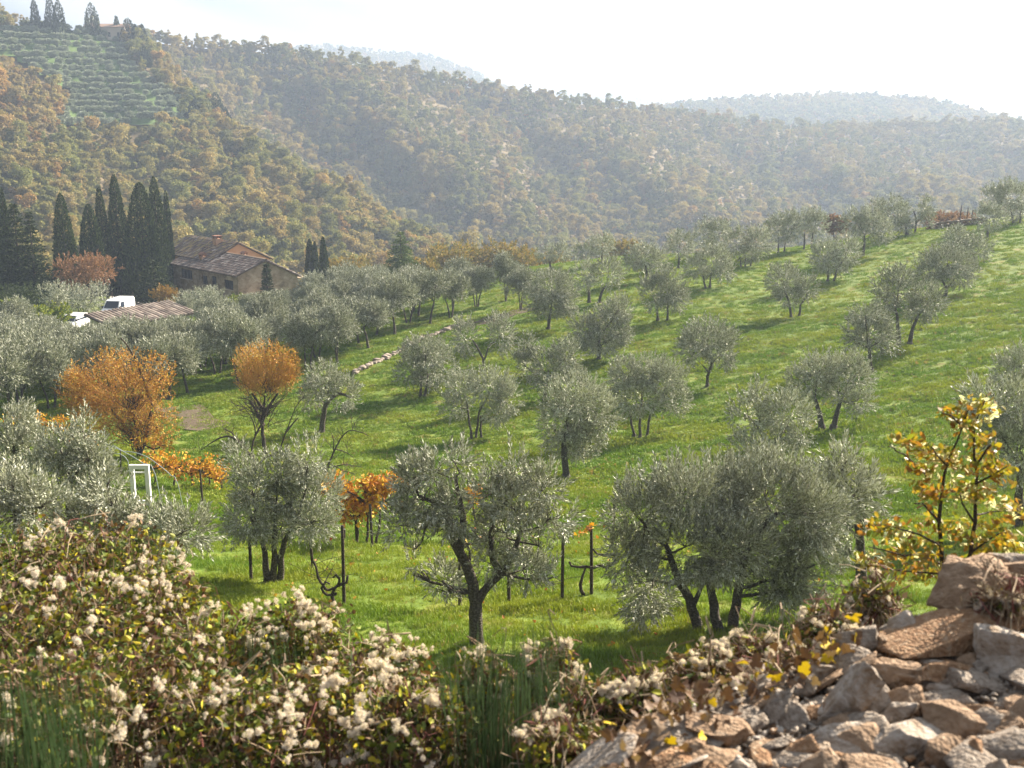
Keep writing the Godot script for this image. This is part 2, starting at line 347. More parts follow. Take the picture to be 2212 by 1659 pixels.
const NEAR_OLIVES = [
	["old olive tree with thick mossy trunk forking into curved bare limbs", -0.64, -19.07, [[[0,-0.15,0],[-0.03,0.4,0],[-0.01,0.81,0],[-0.05,1.07,0],[-0.12,1.41,0],[-0.31,1.85,0],[-0.45,2.1,0],[-0.48,2.34,0],[-0.51,2.53,0],[-0.62,2.71,0],[-0.79,2.8,0]],[[-0.45,2.1,0],[-0.48,2.34,0],[-0.68,2.37,0],[-0.92,2.33,0]],[[-0.31,1.85,0],[-0.23,2.53,0],[-0.3,2.83,0],[-0.37,3.26,0]],[[-0.01,0.81,0],[0.1,1.07,0],[0.27,1.26,0],[0.45,1.44,0],[0.66,1.82,0],[0.8,2.25,0]],[[0.45,1.44,0],[0.25,1.91,0],[0.31,2.53,0]]], [[-1.13,3.2,0.02,0.27,0.33,0.28],[-0.72,3.38,0.03,0.33,0.28,0.36],[-0.38,3.51,-0.07,0.24,0.25,0.23],[-0.89,2.9,0.19,0.42,0.33,0.42],[-1.3,2.44,0.18,0.33,0.36,0.29],[-1.09,1.96,0.12,0.36,0.33,0.36],[-0.33,2.68,-0.01,0.42,0.42,0.47],[0.25,2.9,-0.16,0.36,0.36,0.36],[0.69,3.36,-0.06,0.21,0.37,0.2],[0.69,2.83,0.16,0.42,0.39,0.41],[1.2,3.11,0.11,0.31,0.37,0.27],[1.35,2.6,0.2,0.33,0.39,0.37],[0.54,2.26,0.11,0.51,0.42,0.46],[1.12,2,0.08,0.42,0.42,0.38],[0.25,1.71,-0.05,0.33,0.33,0.28],[-1.18,1.35,-0.15,0.3,0.25,0.27],[-0.65,1.24,-0.13,0.33,0.22,0.36],[0.83,1.46,-0.13,0.42,0.27,0.46],[1.37,1.28,-0.16,0.27,0.24,0.23]]],
	["grey-green olive tree on three slim dark stems between vine posts", -5.37, -23.50, [[[-0.13,-0.15,0.02],[-0.15,0.73,0],[-0.33,1.3,0]],[[0,-0.15,0.03],[0.06,0.81,0],[0.11,1.49,0]],[[0.13,-0.15,-0.12],[0.24,0.81,0],[0.53,1.42,0]]], [[-0.68,2.76,-0.12,0.24,0.36,0.26],[-0.34,2.23,0.09,0.47,0.44,0.47],[0.24,2.6,0.07,0.4,0.38,0.37],[0.86,2.81,-0.09,0.36,0.42,0.36],[0.43,1.96,-0.28,0.54,0.47,0.56],[1.02,1.99,-0.19,0.51,0.51,0.47],[-0.32,1.7,0.28,0.58,0.4,0.6],[0.24,1.31,-0.19,0.62,0.36,0.65],[1.06,1.6,0.3,0.51,0.36,0.57],[-0.81,1.23,0.1,0.29,0.2,0.28]]],
	["olive tree on a slim leaning trunk beside a thick-stemmed partner", 3.64, -20.02, [[[0,-0.15,0],[-0.17,0.46,0],[-0.41,0.94,0],[-0.7,1.69,0]],[[-0.17,0.46,0],[0.03,1.03,0]]], [[-1.21,2.29,0.13,0.56,0.76,0.56],[-0.47,2.62,0.02,0.67,0.63,0.72],[-1.04,0.91,-0.28,0.56,0.76,0.51],[-0.41,1.84,0.41,0.7,0.63,0.66],[-1.48,1.55,-0.11,0.36,0.63,0.31]]],
	["large olive tree on a thick multi-stemmed trunk with hanging branches", 4.13, -20.04, [[[-0.13,-0.15,0.12],[-0.31,0.83,0],[-0.3,1.68,0]],[[0.13,-0.15,-0.01],[0.22,0.83,0],[0.4,1.77,0],[0.9,2.33,0]]], [[-0.08,2.47,-0.4,0.72,0.67,0.67],[0.69,2.51,-0.26,0.9,0.81,0.8],[1.36,2.41,0.24,0.67,0.76,0.77],[-0.2,1.83,0.4,0.81,0.65,0.79],[0.98,1.2,-0.49,0.94,0.81,0.9],[1.66,1.31,0.01,0.49,0.72,0.48],[1.04,0.88,0.11,0.4,0.4,0.43]]],
	["olive tree with upright tip shoots at the edge of the thicket", -11.38, -24.20, [[[0,-0.15,0],[0.11,2.27,0],[0.17,2.84,0]]], [[0.16,3.4,-0.14,0.46,0.35,0.52],[0.18,2.91,0.25,0.55,0.46,0.49],[0.46,2.89,-0.1,0.29,0.37,0.31],[-0.07,2.36,0.16,0.41,0.41,0.46]]],
	["broad olive tree partly behind the white window frame", -9.15, -21.84, [[[0,-0.15,0],[0.06,1.95,0],[0.14,2.47,0]]], [[0.4,3.39,-0.13,0.23,0.28,0.21],[0.03,2.97,-0.04,0.47,0.4,0.47],[0.61,2.91,0.11,0.33,0.35,0.34],[-0.19,2.47,0.01,0.53,0.43,0.49],[0.56,2.42,0.08,0.47,0.43,0.48],[0.96,2.24,0.14,0.27,0.27,0.24]]],
	["low olive tree with crown sinking into the flowering clematis", -8.01, -17.09, [[[0,-0.15,0],[0.06,2.49,0],[0.02,2.91,0]]], [[-0.05,3.18,-0.18,0.39,0.34,0.38],[0.41,2.93,-0.08,0.37,0.3,0.36],[-0.02,2.74,-0.18,0.45,0.31,0.47]]],
	["spreading low olive tree behind the flowering clematis", -6.45, -18.06, [[[0,-0.15,0],[-0,1.97,0],[-0.2,2.29,0]],[[0.02,1.97,0],[0.45,2.17,0]]], [[-0.32,2.89,0.15,0.39,0.32,0.33],[-0.56,2.5,0.18,0.36,0.31,0.32],[-0.24,2.31,-0.11,0.47,0.29,0.47],[0.32,2.37,-0.03,0.33,0.25,0.31],[0.86,2.28,0.12,0.45,0.33,0.49],[0.4,2.01,-0.14,0.42,0.32,0.38],[-1.03,2.53,0.01,0.33,0.31,0.3]]],
]
const HILL_X = [-0.60,-5.15,3.97,1.74,-3.61,-7.83,-9.16,2.07,6.09,-1.76,-10.03,-5.22,2.10,10.97,9.27,14.19,19.58,22.92,20.19,14.58,-1.85,5.61,2.79,6.65,11.24,16.06,11.62,20.15,26.03,31.18,26.22,21.59,29.53,29.79,34.50,42.72,46.70,37.24,40.45,-11.26,-9.21,-6.66,-3.02,-0.86,-19.98,-26.62,-40.55,-40.70,-25.56,-46.51,-10.02,3.88,9.41,-16.85,-21.90,-31.87,-16.26,-19.51,-25.94,-80.00,-80.00,-45.00,-30.00,60.00,75.00,45.00,0.00,45.00,-40.00,20.00,-28.00,-33.00,-60.00,90.00,-20.00,20.00,0.00,8.00,-8.00,40.00,-40.00,0.00,60.00,-60.00,30.00,12.00,48.00]
const HILL_Z = [-18.89,-22.52,-19.14,-23.82,-22.19,-21.93,-19.32,-41.84,-50.73,-53.93,-57.10,-64.00,-62.23,-61.49,-40.04,-48.34,-59.61,-63.96,-44.32,-31.11,-71.43,-69.36,-80.74,-88.76,-80.12,-90.77,-96.53,-79.48,-90.59,-99.67,-108.30,-103.09,-111.65,-76.64,-84.61,-100.95,-106.93,-109.45,-111.53,-73.63,-79.06,-87.52,-94.84,-97.94,-67.36,-62.83,-115.93,-102.85,-131.22,-104.79,-116.52,-111.11,-116.92,-55.49,-49.37,-97.33,-95.30,-75.90,-133.16,-60.00,-110.00,-30.00,-24.00,-60.00,-110.00,-30.00,-140.00,-140.00,-150.00,-140.00,-118.00,-124.00,-130.00,-60.00,-15.00,-15.00,-14.00,-17.00,-17.00,-10.00,-10.00,-180.00,-180.00,-180.00,-118.00,-124.00,-118.00]
const HILL_W = [0.0007353,0.0000025,0.0041039,-0.0033227,-0.0021635,0.0031277,0.0067840,-0.0007692,0.0000521,-0.0005434,-0.0009055,-0.0000846,-0.0001330,-0.0010257,-0.0009477,-0.0008543,-0.0007082,0.0012744,0.0017566,-0.0000393,-0.0019622,0.0020051,-0.0000142,0.0002222,0.0002670,0.0013273,0.0027111,-0.0025439,-0.0016808,-0.0005257,-0.0003308,-0.0018609,0.0023319,0.0008135,0.0001483,-0.0007756,-0.0012021,0.0025767,0.0017379,0.0022612,0.0003374,0.0007263,-0.0004559,-0.0020816,0.0002525,0.0010295,0.0084687,0.0018585,0.0033598,-0.0026737,0.0026728,-0.0008905,0.0014788,-0.0006405,0.0002679,-0.0023968,0.0014546,-0.0014495,-0.0002698,0.0000990,0.0007121,-0.0007537,-0.0012388,-0.0001884,0.0010539,0.0007438,-0.0004782,0.0001833,0.0009619,-0.0008767,-0.0075577,-0.0043892,-0.0005854,-0.0002957,0.0007992,-0.0004371,-0.0028646,0.0005225,-0.0040823,-0.0008416,-0.0000544,-0.0005431,-0.0002677,-0.0004431,-0.0044570,0.0020896,0.0002954,30.2218216,0.0545508,0.1128608]
# ---------------------------------------------------------------- plants

# A twig of n narrow leaves in pairs along +y.
func sprig(n: int, length: float, ll: float, lw: float, open := 0.7) -> PackedVector3Array:
	var v := PackedVector3Array()
	for i in n:
		var t := (float(i) + 0.5) / n
		var turn := (i % 2) * PI + (i / 2) * 1.7 + rng.randf_range(-0.5, 0.5)
		var b := Basis(Vector3.UP, turn) * Basis(Vector3.RIGHT, open * rng.randf_range(0.5, 1.35) * (1.0 - 0.4 * t)) * Basis(Vector3.UP, rng.randf() * TAU)
		var o := Vector3(0, length * t, 0)
		var s := rng.randf_range(0.75, 1.2)
		var p0 := o
		var p1 := o + b * Vector3(lw * 0.5 * s, ll * 0.45 * s, lw * 0.25)
		var p2 := o + b * Vector3(0, ll * s, 0)
		var p3 := o + b * Vector3(-lw * 0.5 * s, ll * 0.45 * s, lw * 0.25)
		v.append_array(PackedVector3Array([p0, p1, p2, p0, p2, p3]))
	return v

func sprig_colors(n: int, palette: Array) -> PackedColorArray:
	var c := PackedColorArray()
	var drift := rng.randf_range(0.8, 1.2)
	for i in n:
		var k: Color = palette[rng.randi() % palette.size()]
		var f := drift * rng.randf_range(0.75, 1.25)
		k = Color(k.r * f, k.g * f, k.b * f)
		for j in 6:
			c.append(k)
	return c

class Twig:
	var shapes := []
	var tints := []

func make_twigs(n: int, length: float, ll: float, lw: float, palette: Array, variants := 8, open := 0.7) -> Twig:
	var t := Twig.new()
	for i in variants:
		t.shapes.append(sprig(n, length, ll, lw, open))
		t.tints.append(sprig_colors(n, palette))
	return t

# Leaves of one crown lobe: an ellipsoid filled mostly near its skin, with clumps and gaps.
func fill_lobe(bag: Bag, tw: Twig, c: Vector3, r: Vector3, count: int, upright := 0.55, droop := 0.35, clump := 0.6, core := 0.30) -> void:
	var off := rng.randf() * 400.0
	var made := 0
	var tries := 0
	while made < count and tries < count * 3:
		tries += 1
		var d := rand_dir()
		var q := pow(rng.randf_range(core * core * core, 1.0), 0.42)
		var edge := 1.0 + 0.30 * noise.get_noise_3d(d.x * 75.0 + off, d.y * 75.0, d.z * 75.0)
		var p := c + d * r * q * edge
		if noise_fine.get_noise_3d(p.x * 42.0 + off, p.y * 42.0, p.z * 42.0) < (clump - 0.9) * 0.5:
			continue
		var dir := d * 0.8 + Vector3(0, upright, 0) + rand_dir() * 0.5
		if d.y < 0.1:
			dir += Vector3(0, -droop - upright, 0) * rng.randf()
		var k := rng.randi() % tw.shapes.size()
		bag.add(Transform3D(aim(dir, rng.randf_range(0.7, 1.25)), p), tw.shapes[k], tw.tints[k])
		made += 1

func bare_shoot(bag: Bag, a: Vector3, b: Vector3, w0: float, w1: float, col: Color, bend := Vector3.ZERO, steps := 3) -> void:
	# a thin three-sided rod
	var prev := []
	for i in steps + 1:
		var t := float(i) / steps
		var p := a.lerp(b, t) + bend * sin(t * PI)
		var w := lerpf(w0, w1, t)
		var d := (b - a).normalized()
		var x := d.cross(Vector3(0.31, 0.2, 0.93)).normalized() * w
		var y := d.cross(x)
		var ring := [p + x, p - x * 0.5 + y * 0.87, p - x * 0.5 - y * 0.87]
		if i > 0:
			for k in 3:
				bag.quad(prev[k], ring[k], ring[(k + 1) % 3], prev[(k + 1) % 3], col)
		prev = ring

# Trunk and limbs through given lines, then a branch to every lobe.
func skeleton(lines: Array, lobes: Array, thick: float, twigs_per_lobe: int, step: float) -> ArrayMesh:
	var st := new_tool()
	var joints := []
	var first := true
	for l in lines:
		var pts := []
		for p in l:
			pts.append(Vector3(p[0], p[1], p[2]))
		if not first and pts.size() > 1 and pts[0].y < 0.0:
			pass
		var c := curve(pts, step, step * 0.10)
		var from_ground: bool = pts[0].y < 0.05
		var r0 := thick if from_ground else thick * 0.55
		if from_ground:
			# a flared foot
			c.insert(0, c[0] + Vector3(0, -0.25, 0))
			tube(st, [c[0], c[0].lerp(c[1], 0.6) , c[1], c[2] if c.size() > 2 else c[1] + Vector3(0, 0.2, 0)], r0 * 1.65, r0 * 0.98, 9, 0.16)
		tube(st, c, r0, r0 * 0.42, 9, 0.12)
		for i in c.size():
			if i > c.size() / 3:
				joints.append([c[i], lerpf(r0, r0 * 0.42, float(i) / c.size())])
		first = false
	for l in lobes:
		var q := Vector3(l[0], l[1], l[2])
		var best: Array = joints[0]
		for j in joints:
			if (j[0] as Vector3).distance_to(q) + ((j[0] as Vector3).y - q.y) * 0.4 < (best[0] as Vector3).distance_to(q) + ((best[0] as Vector3).y - q.y) * 0.4:
				best = j
		var a: Vector3 = best[0]
		var rr: float = clampf(best[1] * 0.5, 0.010, minf(thick * 0.35, 0.04))
		var mid := a.lerp(q, 0.5) + Vector3(rng.randf_range(-0.1, 0.1), -0.05, rng.randf_range(-0.1, 0.1))
		var c := curve([a, mid, q], step, step * 0.12)
		tube(st, c, rr, rr * 0.5, 6, 0.1)
		for k in twigs_per_lobe:
			var d := (rand_dir() + Vector3(0, 0.5, 0)).normalized()
			var e := q + d * Vector3(l[3], l[4], l[5]) * 0.8
			var s: Vector3 = c[c.size() * 2 / 3] if c.size() > 2 else c[0]
			tube(st, curve([s, s.lerp(e, 0.5) + rand_dir() * 0.08, e], step * 1.5, step * 0.1), rr * 0.45, 0.004, 4, 0.0)
	return close_tool(st)

var OLIVE := [Color(0.345, 0.36, 0.265), Color(0.25, 0.27, 0.175), Color(0.48, 0.495, 0.41), Color(0.58, 0.60, 0.52), Color(0.42, 0.435, 0.335), Color(0.17, 0.19, 0.115)]

func olive_crown(lobes: Array, tw: Twig, per_area: float, clump := 0.6) -> ArrayMesh:
	var bag := Bag.new()
	for l in lobes:
		var r := Vector3(l[3], l[4], l[5])
		var area := 4.0 * (r.x * r.y + r.y * r.z + r.x * r.z) / 3.0
		fill_lobe(bag, tw, Vector3(l[0], l[1], l[2]), r, int(area * per_area), 0.6, 0.35, clump)
		# upright tip shoots
		for k in int(area * per_area * 0.05):
			var d := (rand_dir() + Vector3(0, 1.3, 0)).normalized()
			var p := Vector3(l[0], l[1], l[2]) + d * r * rng.randf_range(0.92, 1.12)
			var i := rng.randi() % tw.shapes.size()
			bag.add(Transform3D(aim(d + Vector3(0, 1.0, 0), rng.randf_range(0.8, 1.4)), p), tw.shapes[i], tw.tints[i])
	return bag.mesh()

func olive_tree(called: String, label: String, group: String, x: float, z: float, lines: Array, lobes: Array, tw: Twig, per_area: float, thick: float, twigs: int, step: float, clump := 0.6) -> Node3D:
	var o := thing(called, Vector3(x, land(x, z), z), label, "olive tree", group)
	part("trunk", skeleton(lines, lobes, thick, twigs, step), M.bark_olive, o)
	part("crown", olive_crown(lobes, tw, per_area, clump), M.olive_leaf, o)
	return o

func copy_of(src: Node3D, called: String, where: Vector3, turn: float, size: Vector3, label := "") -> Node3D:
	var c: Node3D = src.duplicate()
	c.name = numbered(called)
	add_child(c)
	c.position = where
	c.rotation.y = turn
	c.scale = size
	if label != "":
		c.set_meta("label", label)
	return c

# ---------------------------------------------------------------- the scene

func _ready() -> void:
	rng.seed = 20241
	noise.seed = 7
	noise.frequency = 0.01
	noise.fractal_octaves = 3
	noise_fine.seed = 19
	noise_fine.frequency = 0.02
	noise_fine.fractal_octaves = 2
	camera_sky_sun()
	materials()
	make_land_grid()
	ground()
	hills()
	forest()
	orchard_on_hill()
	grass()
	print("land ", Time.get_ticks_msec())
	farmhouse()
	shed_and_vehicles()
	stone_edging()
	trees_by_house()
	print("house ", Time.get_ticks_msec())
	olives()
	print("olives ", Time.get_ticks_msec())
	willows_and_bare_trees()
	vines()
	garden_frame()
	print("garden ", Time.get_ticks_msec())
	rubble()
	oak()
	clematis()
	brooms()
	print("done ", Time.get_ticks_msec())

func camera_sky_sun() -> void:
	var cam := Camera3D.new()
	cam.name = "camera"
	cam.fov = 38.0
	cam.near = 0.1
	cam.far = 8000.0
	cam.position = EYE
	cam.rotation.x = -PITCH
	var lens := CameraAttributesPhysical.new()
	lens.frustum_focal_length = 34.851
	lens.frustum_focus_distance = 45.0
	lens.frustum_near = 0.1
	lens.frustum_far = 8000.0
	lens.exposure_aperture = 5.0
	cam.attributes = lens
	add_child(cam)
	cam.current = true

	var env := Environment.new()
	env.background_mode = Environment.BG_SKY
	var sky := Sky.new()
	var sm := PanoramaSkyMaterial.new()
	sm.panorama = ImageTexture.create_from_image(sky_image())
	sky.sky_material = sm
	env.sky = sky
	env.background_energy_multiplier = 0.27
	env.tonemap_mode = Environment.TONE_MAPPER_LINEAR
	env.tonemap_exposure = 4.0
	env.sdfgi_enabled = true
	env.ssao_enabled = true
	env.ssil_enabled = true
	env.volumetric_fog_enabled = true
	env.volumetric_fog_density = 0.0005
	env.volumetric_fog_albedo = Color(0.79, 0.875, 1.0)
	env.volumetric_fog_anisotropy = 0.25
	env.volumetric_fog_length = 3000.0
	var we := WorldEnvironment.new()
	we.name = "air"
	we.environment = env
	add_child(we)

	var sun := DirectionalLight3D.new()
	sun.name = "sun"
	sun.light_energy = 1.6
	sun.light_color = Color(1.0, 0.94, 0.85)
	sun.light_angular_distance = 0.6
	sun.shadow_enabled = true
	add_child(sun)
	sun.look_at_from_position(Vector3(0.66, 0.48, -0.58) * 100.0, Vector3.ZERO, Vector3.UP)

# Thin high cloud: pale blue between soft white streaks, whitest towards the sun.
func sky_image() -> Image:
	var w := 1024
	var h := 512
	var img := Image.create(w, h, false, Image.FORMAT_RGBF)
	var n := FastNoiseLite.new()
	n.seed = 3
	n.frequency = 1.0
	n.fractal_octaves = 4
	var to_sun := Vector3(0.66, 0.48, -0.58).normalized()
	for j in h:
		var el := PI * (0.5 - (j + 0.5) / h)
		var ce := cos(el)
		for i in w:
			if el < -0.03:
				img.set_pixel(i, j, Color(0.20, 0.20, 0.17))
				continue
			var az := TAU * (i + 0.5) / w
			# column 0 looks along -z in Godot's panorama
			var d := Vector3(sin(az) * ce, sin(el), -cos(az) * ce)
			var cl := 0.5 + 1.1 * n.get_noise_3d(d.x * 1.6 + d.y * 3.0, d.y * 14.0 + d.x * 4.5, d.z * 1.5)
			cl = clampf(cl, 0.0, 1.0)
			cl = cl * cl * (3.0 - 2.0 * cl)
			var near := pow(clampf(d.dot(to_sun) * 0.5 + 0.5, 0.0, 1.0), 3.0)
			var blue := Color(0.34, 0.47, 0.68).lerp(Color(0.60, 0.70, 0.86), exp(-d.y * 5.0) * 0.6)
			var white := Color(1.02, 1.02, 1.0)
			var c := blue.lerp(white, clampf(cl * 0.9 + near * 0.5, 0.0, 1.0))
			var e := 0.44 + 1.05 * near
			img.set_pixel(i, j, Color(c.r * e, c.g * e, c.b * e))
	return img

func materials() -> void:
	M.olive_leaf = leaf_mat(0.24, 0.5)
	M.olive_leaf.metallic_specular = 0.35
	M.leaf = leaf_mat(0.7, 0.6)
	M.dry_leaf = leaf_mat(0.5, 0.7)
	M.needle = leaf_mat(0.4, 0.75)
	M.grass = leaf_mat(0.7, 0.6)
	M.twig = leaf_mat(0.0, 0.85)
	M.bark_olive = textured(noise_tex(4, 0.02, [[0.0, Color(0.035, 0.03, 0.025)], [0.5, Color(0.085, 0.072, 0.058)], [0.72, Color(0.15, 0.135, 0.11)], [1.0, Color(0.26, 0.27, 0.22)]]), 1.7, 0.95, noise_tex(5, 0.03, []), 4.0)
	M.bark_dark = textured(noise_tex(6, 0.03, [[0.0, Color(0.02, 0.016, 0.013)], [1.0, Color(0.12, 0.095, 0.075)]]), 2.0, 0.95, noise_tex(5, 0.03, []), 2.0)
	M.ground = textured(noise_tex(8, 0.012, [[0.0, Color(0.07, 0.11, 0.016)], [0.45, Color(0.10, 0.155, 0.02)], [0.62, Color(0.14, 0.185, 0.025)], [0.8, Color(0.18, 0.17, 0.045)], [1.0, Color(0.17, 0.13, 0.07)]], 1024, 6), 0.055, 0.95, noise_tex(9, 0.05, []), 6.0)
	M.soil = textured(noise_tex(10, 0.03, [[0.0, Color(0.06, 0.045, 0.03)], [1.0, Color(0.20, 0.16, 0.115)]]), 0.8, 0.95, noise_tex(9, 0.05, []), 4.0)

func ground() -> void:
	var xs := [-100.0]
	while xs[xs.size() - 1] < 100.0:
		var x: float = xs[xs.size() - 1]
		xs.append(x + clampf(absf(x) * 0.05, 0.3, 3.0))
	var zs := [8.0]
	while zs[zs.size() - 1] > -200.0:
		var z: float = zs[zs.size() - 1]
		zs.append(z - (0.35 if z > -20.0 else 0.75 if z > -128.0 else 4.0))
	var cut := 0
	while zs[cut] > -15.5:
		cut += 1
	M.bank = textured(noise_tex(11, 0.03, [[0.0, Color(0.03, 0.026, 0.016)], [0.5, Color(0.075, 0.06, 0.032)], [1.0, Color(0.13, 0.11, 0.055)]]), 0.5, 0.95, noise_tex(9, 0.05, []), 4.0)
	for piece in [["bank_ground", zs.slice(0, cut + 1), M.bank], ["ground", zs.slice(cut), M.ground]]:
		var st := new_tool()
		var nx := xs.size()
		for z in piece[1]:
			for x in xs:
				st.add_vertex(Vector3(x, land(x, z), z))
		for j in piece[1].size() - 1:
			for i in nx - 1:
				var a: int = j * nx + i
				for k in [a, a + nx, a + 1, a + 1, a + nx, a + nx + 1]:
					st.add_index(k)
		st.generate_normals()
		tag(part(piece[0], st.commit(), piece[2], self), "", "", "", "structure")

# Hills are measured as columns: [pixel x, base y, base distance, ridge y, ridge distance] of their tree tops.
const NEAR_SPUR := [[-500, 640, 150, 10, 380], [-100, 640, 160, 18, 395], [0, 630, 165, 24, 400], [120, 620, 170, 34, 400], [250, 615, 175, 56, 405], [310, 610, 178, 72, 400], [345, 610, 180, 104, 390], [400, 608, 184, 164, 370], [460, 606, 188, 224, 350], [540, 604, 192, 285, 330], [620, 602, 197, 335, 315], [700, 600, 202, 385, 305], [800, 600, 210, 442, 295], [900, 600, 218, 495, 285], [1000, 600, 225, 540, 275], [1120, 605, 235, 592, 262]]
const MAIN_HILL := [[180, 575, 350, 36, 520], [310, 575, 345, 64, 530], [430, 575, 340, 79, 535], [600, 575, 338, 94, 540], [740, 575, 335, 112, 545], [870, 575, 330, 138, 555], [1000, 575, 325, 164, 565], [1110, 575, 322, 188, 570], [1200, 575, 320, 196, 580], [1400, 570, 318, 222, 600], [1520, 565, 318, 238, 620], [1700, 560, 318, 262, 640], [1900, 550, 312, 260, 660], [2050, 545, 305, 257, 670], [2212, 540, 298, 252, 680], [2500, 530, 290, 240, 690], [2800, 520, 280, 230, 700]]
const EAST_HILL := [[1200, 330, 720, 262, 1000], [1300, 330, 720, 246, 1000], [1420, 330, 720, 224, 1000], [1500, 330, 720, 216, 1010], [1600, 330, 720, 207, 1020], [1680, 330, 720, 203, 1030], [1750, 330, 720, 199, 1030], [1830, 330, 720, 200, 1030], [1900, 330, 720, 203, 1020], [2000, 330, 720, 211, 1000], [2060, 330, 720, 224, 990], [2120, 330, 720, 238, 980], [2180, 330, 720, 253, 970], [2300, 330, 720, 280, 960]]
const NORTH_HILL := [[480, 260, 1050, 160, 1450], [560, 260, 1050, 122, 1450], [630, 260, 1050, 99, 1460], [700, 260, 1050, 93, 1480], [790, 260, 1050, 101, 1480], [840, 260, 1050, 110, 1480], [880, 260, 1050, 109, 1480], [930, 260, 1050, 116, 1480], [1000, 260, 1050, 140, 1460], [1050, 260, 1050, 164, 1440], [1100, 260, 1050, 187, 1420], [1180, 260, 1050, 207, 1400], [1250, 260, 1050, 225, 1400]]
const FAR_HILL := [[1120, 280, 1750, 216, 2100], [1180, 280, 1750, 204, 2120], [1240, 280, 1750, 196, 2150], [1300, 280, 1750, 200, 2150], [1380, 280, 1750, 207, 2150], [1465, 280, 1750, 213, 2150], [1560, 280, 1750, 224, 2100], [1650, 280, 1750, 240, 2100]]
const RELIEF := 20.0
const SPUR_RELIEF := 7.0
const ORCHARD := [[-60, 72], [120, 58], [255, 82], [290, 150], [330, 190], [398, 228], [400, 272], [250, 282], [118, 282], [156, 205], [120, 190], [60, 150], [20, 128], [-60, 125]]

func hill_point(table: Array, px: float, t: float, relief: float, lower: float) -> Vector3:
	var k := 0
	while k < table.size() - 2 and px > table[k + 1][0]:
		k += 1
	var a: Array = table[k]
	var b: Array = table[k + 1]
	var f: float = clampf((px - a[0]) / float(b[0] - a[0]), 0.0, 1.0)
	var by := lerpf(a[1], b[1], f)
	var bd := lerpf(a[2], b[2], f)
	var ry := lerpf(a[3], b[3], f)
	var rd := lerpf(a[4], b[4], f)
	var tt := minf(t, 1.0)
	var py := lerpf(by, ry, tt)
	var d := lerpf(bd, rd, tt)
	if t <= 1.0:
		# spurs that run down towards the bottom of the valley
		var u := px + 520.0 * t
		var mid := 4.0 * t * (1.0 - t)
		var w := cos((u - 800.0) * TAU / 470.0) * 0.9 + 0.9 * noise.get_noise_2d(px * 0.5, t * 160.0)
		d -= relief * mid * (w + 0.5 * noise_fine.get_noise_2d(px * 0.35, t * 150.0))
	var p := at(px, py, d)
	p.y -= lower
	if t > 1.0:
		# the far side falls away
		var flat := Vector3(p.x, 0, p.z).normalized()
		p += flat * (t - 1.0) * (rd - bd)
		p.y -= (t - 1.0) * (t - 1.0) * (rd - bd) * 0.9 + (t - 1.0) * 8.0
	return p

func hill_mesh(table: Array, steps_x: int, steps_t: int, relief: float, lower: float) -> ArrayMesh:
	var st := new_tool()
	var x0: float = table[0][0]
	var x1: float = table[table.size() - 1][0]
	for j in steps_t + 7:
		var t := -0.12 + 1.12 * j / float(steps_t) if j <= steps_t else 1.0 + 0.08 * (j - steps_t)
		for i in steps_x + 1:
			st.add_vertex(hill_point(table, lerpf(x0, x1, i / float(steps_x)), maxf(t, -0.12), relief, lower))
	for j in steps_t + 6:
		for i in steps_x:
			var a := j * (steps_x + 1) + i
			var b := a + steps_x + 1
			for k in [a, b, a + 1, a + 1, b, b + 1]:
				st.add_index(k)
	st.generate_normals()
	return st.commit()

func hills() -> void:
	var floor_tex := noise_tex(31, 0.02, [[0.0, Color(0.10, 0.085, 0.045)], [0.6, Color(0.16, 0.125, 0.07)], [1.0, Color(0.22, 0.165, 0.095)]], 512, 4)
	M.wood_floor = textured(floor_tex, 0.02, 0.95)
	M.orchard_grass = textured(noise_tex(32, 0.02, [[0.0, Color(0.07, 0.12, 0.035)], [0.6, Color(0.10, 0.16, 0.045)], [1.0, Color(0.13, 0.155, 0.06)]], 512, 4), 0.03, 0.95)
	for h in [[NEAR_SPUR, 100, 40, SPUR_RELIEF, 5.0], [MAIN_HILL, 150, 50, RELIEF, 5.0], [EAST_HILL, 60, 16, 14.0, 5.5], [NORTH_HILL, 50, 14, 18.0, 6.0], [FAR_HILL, 40, 10, 10.0, 7.0]]:
		tag(part("hill", hill_mesh(h[0], h[1], h[2], h[3], h[4]), M.wood_floor, self), "", "", "", "structure")

func in_polygon(poly: Array, x: float, y: float) -> bool:
	var inside := false
	var j := poly.size() - 1
	for i in poly.size():
		var xi: float = poly[i][0]
		var yi: float = poly[i][1]
		var xj: float = poly[j][0]
		var yj: float = poly[j][1]
		if (yi > y) != (yj > y) and x < (xj - xi) * (y - yi) / (yj - yi) + xi:
			inside = not inside
		j = i
	return inside

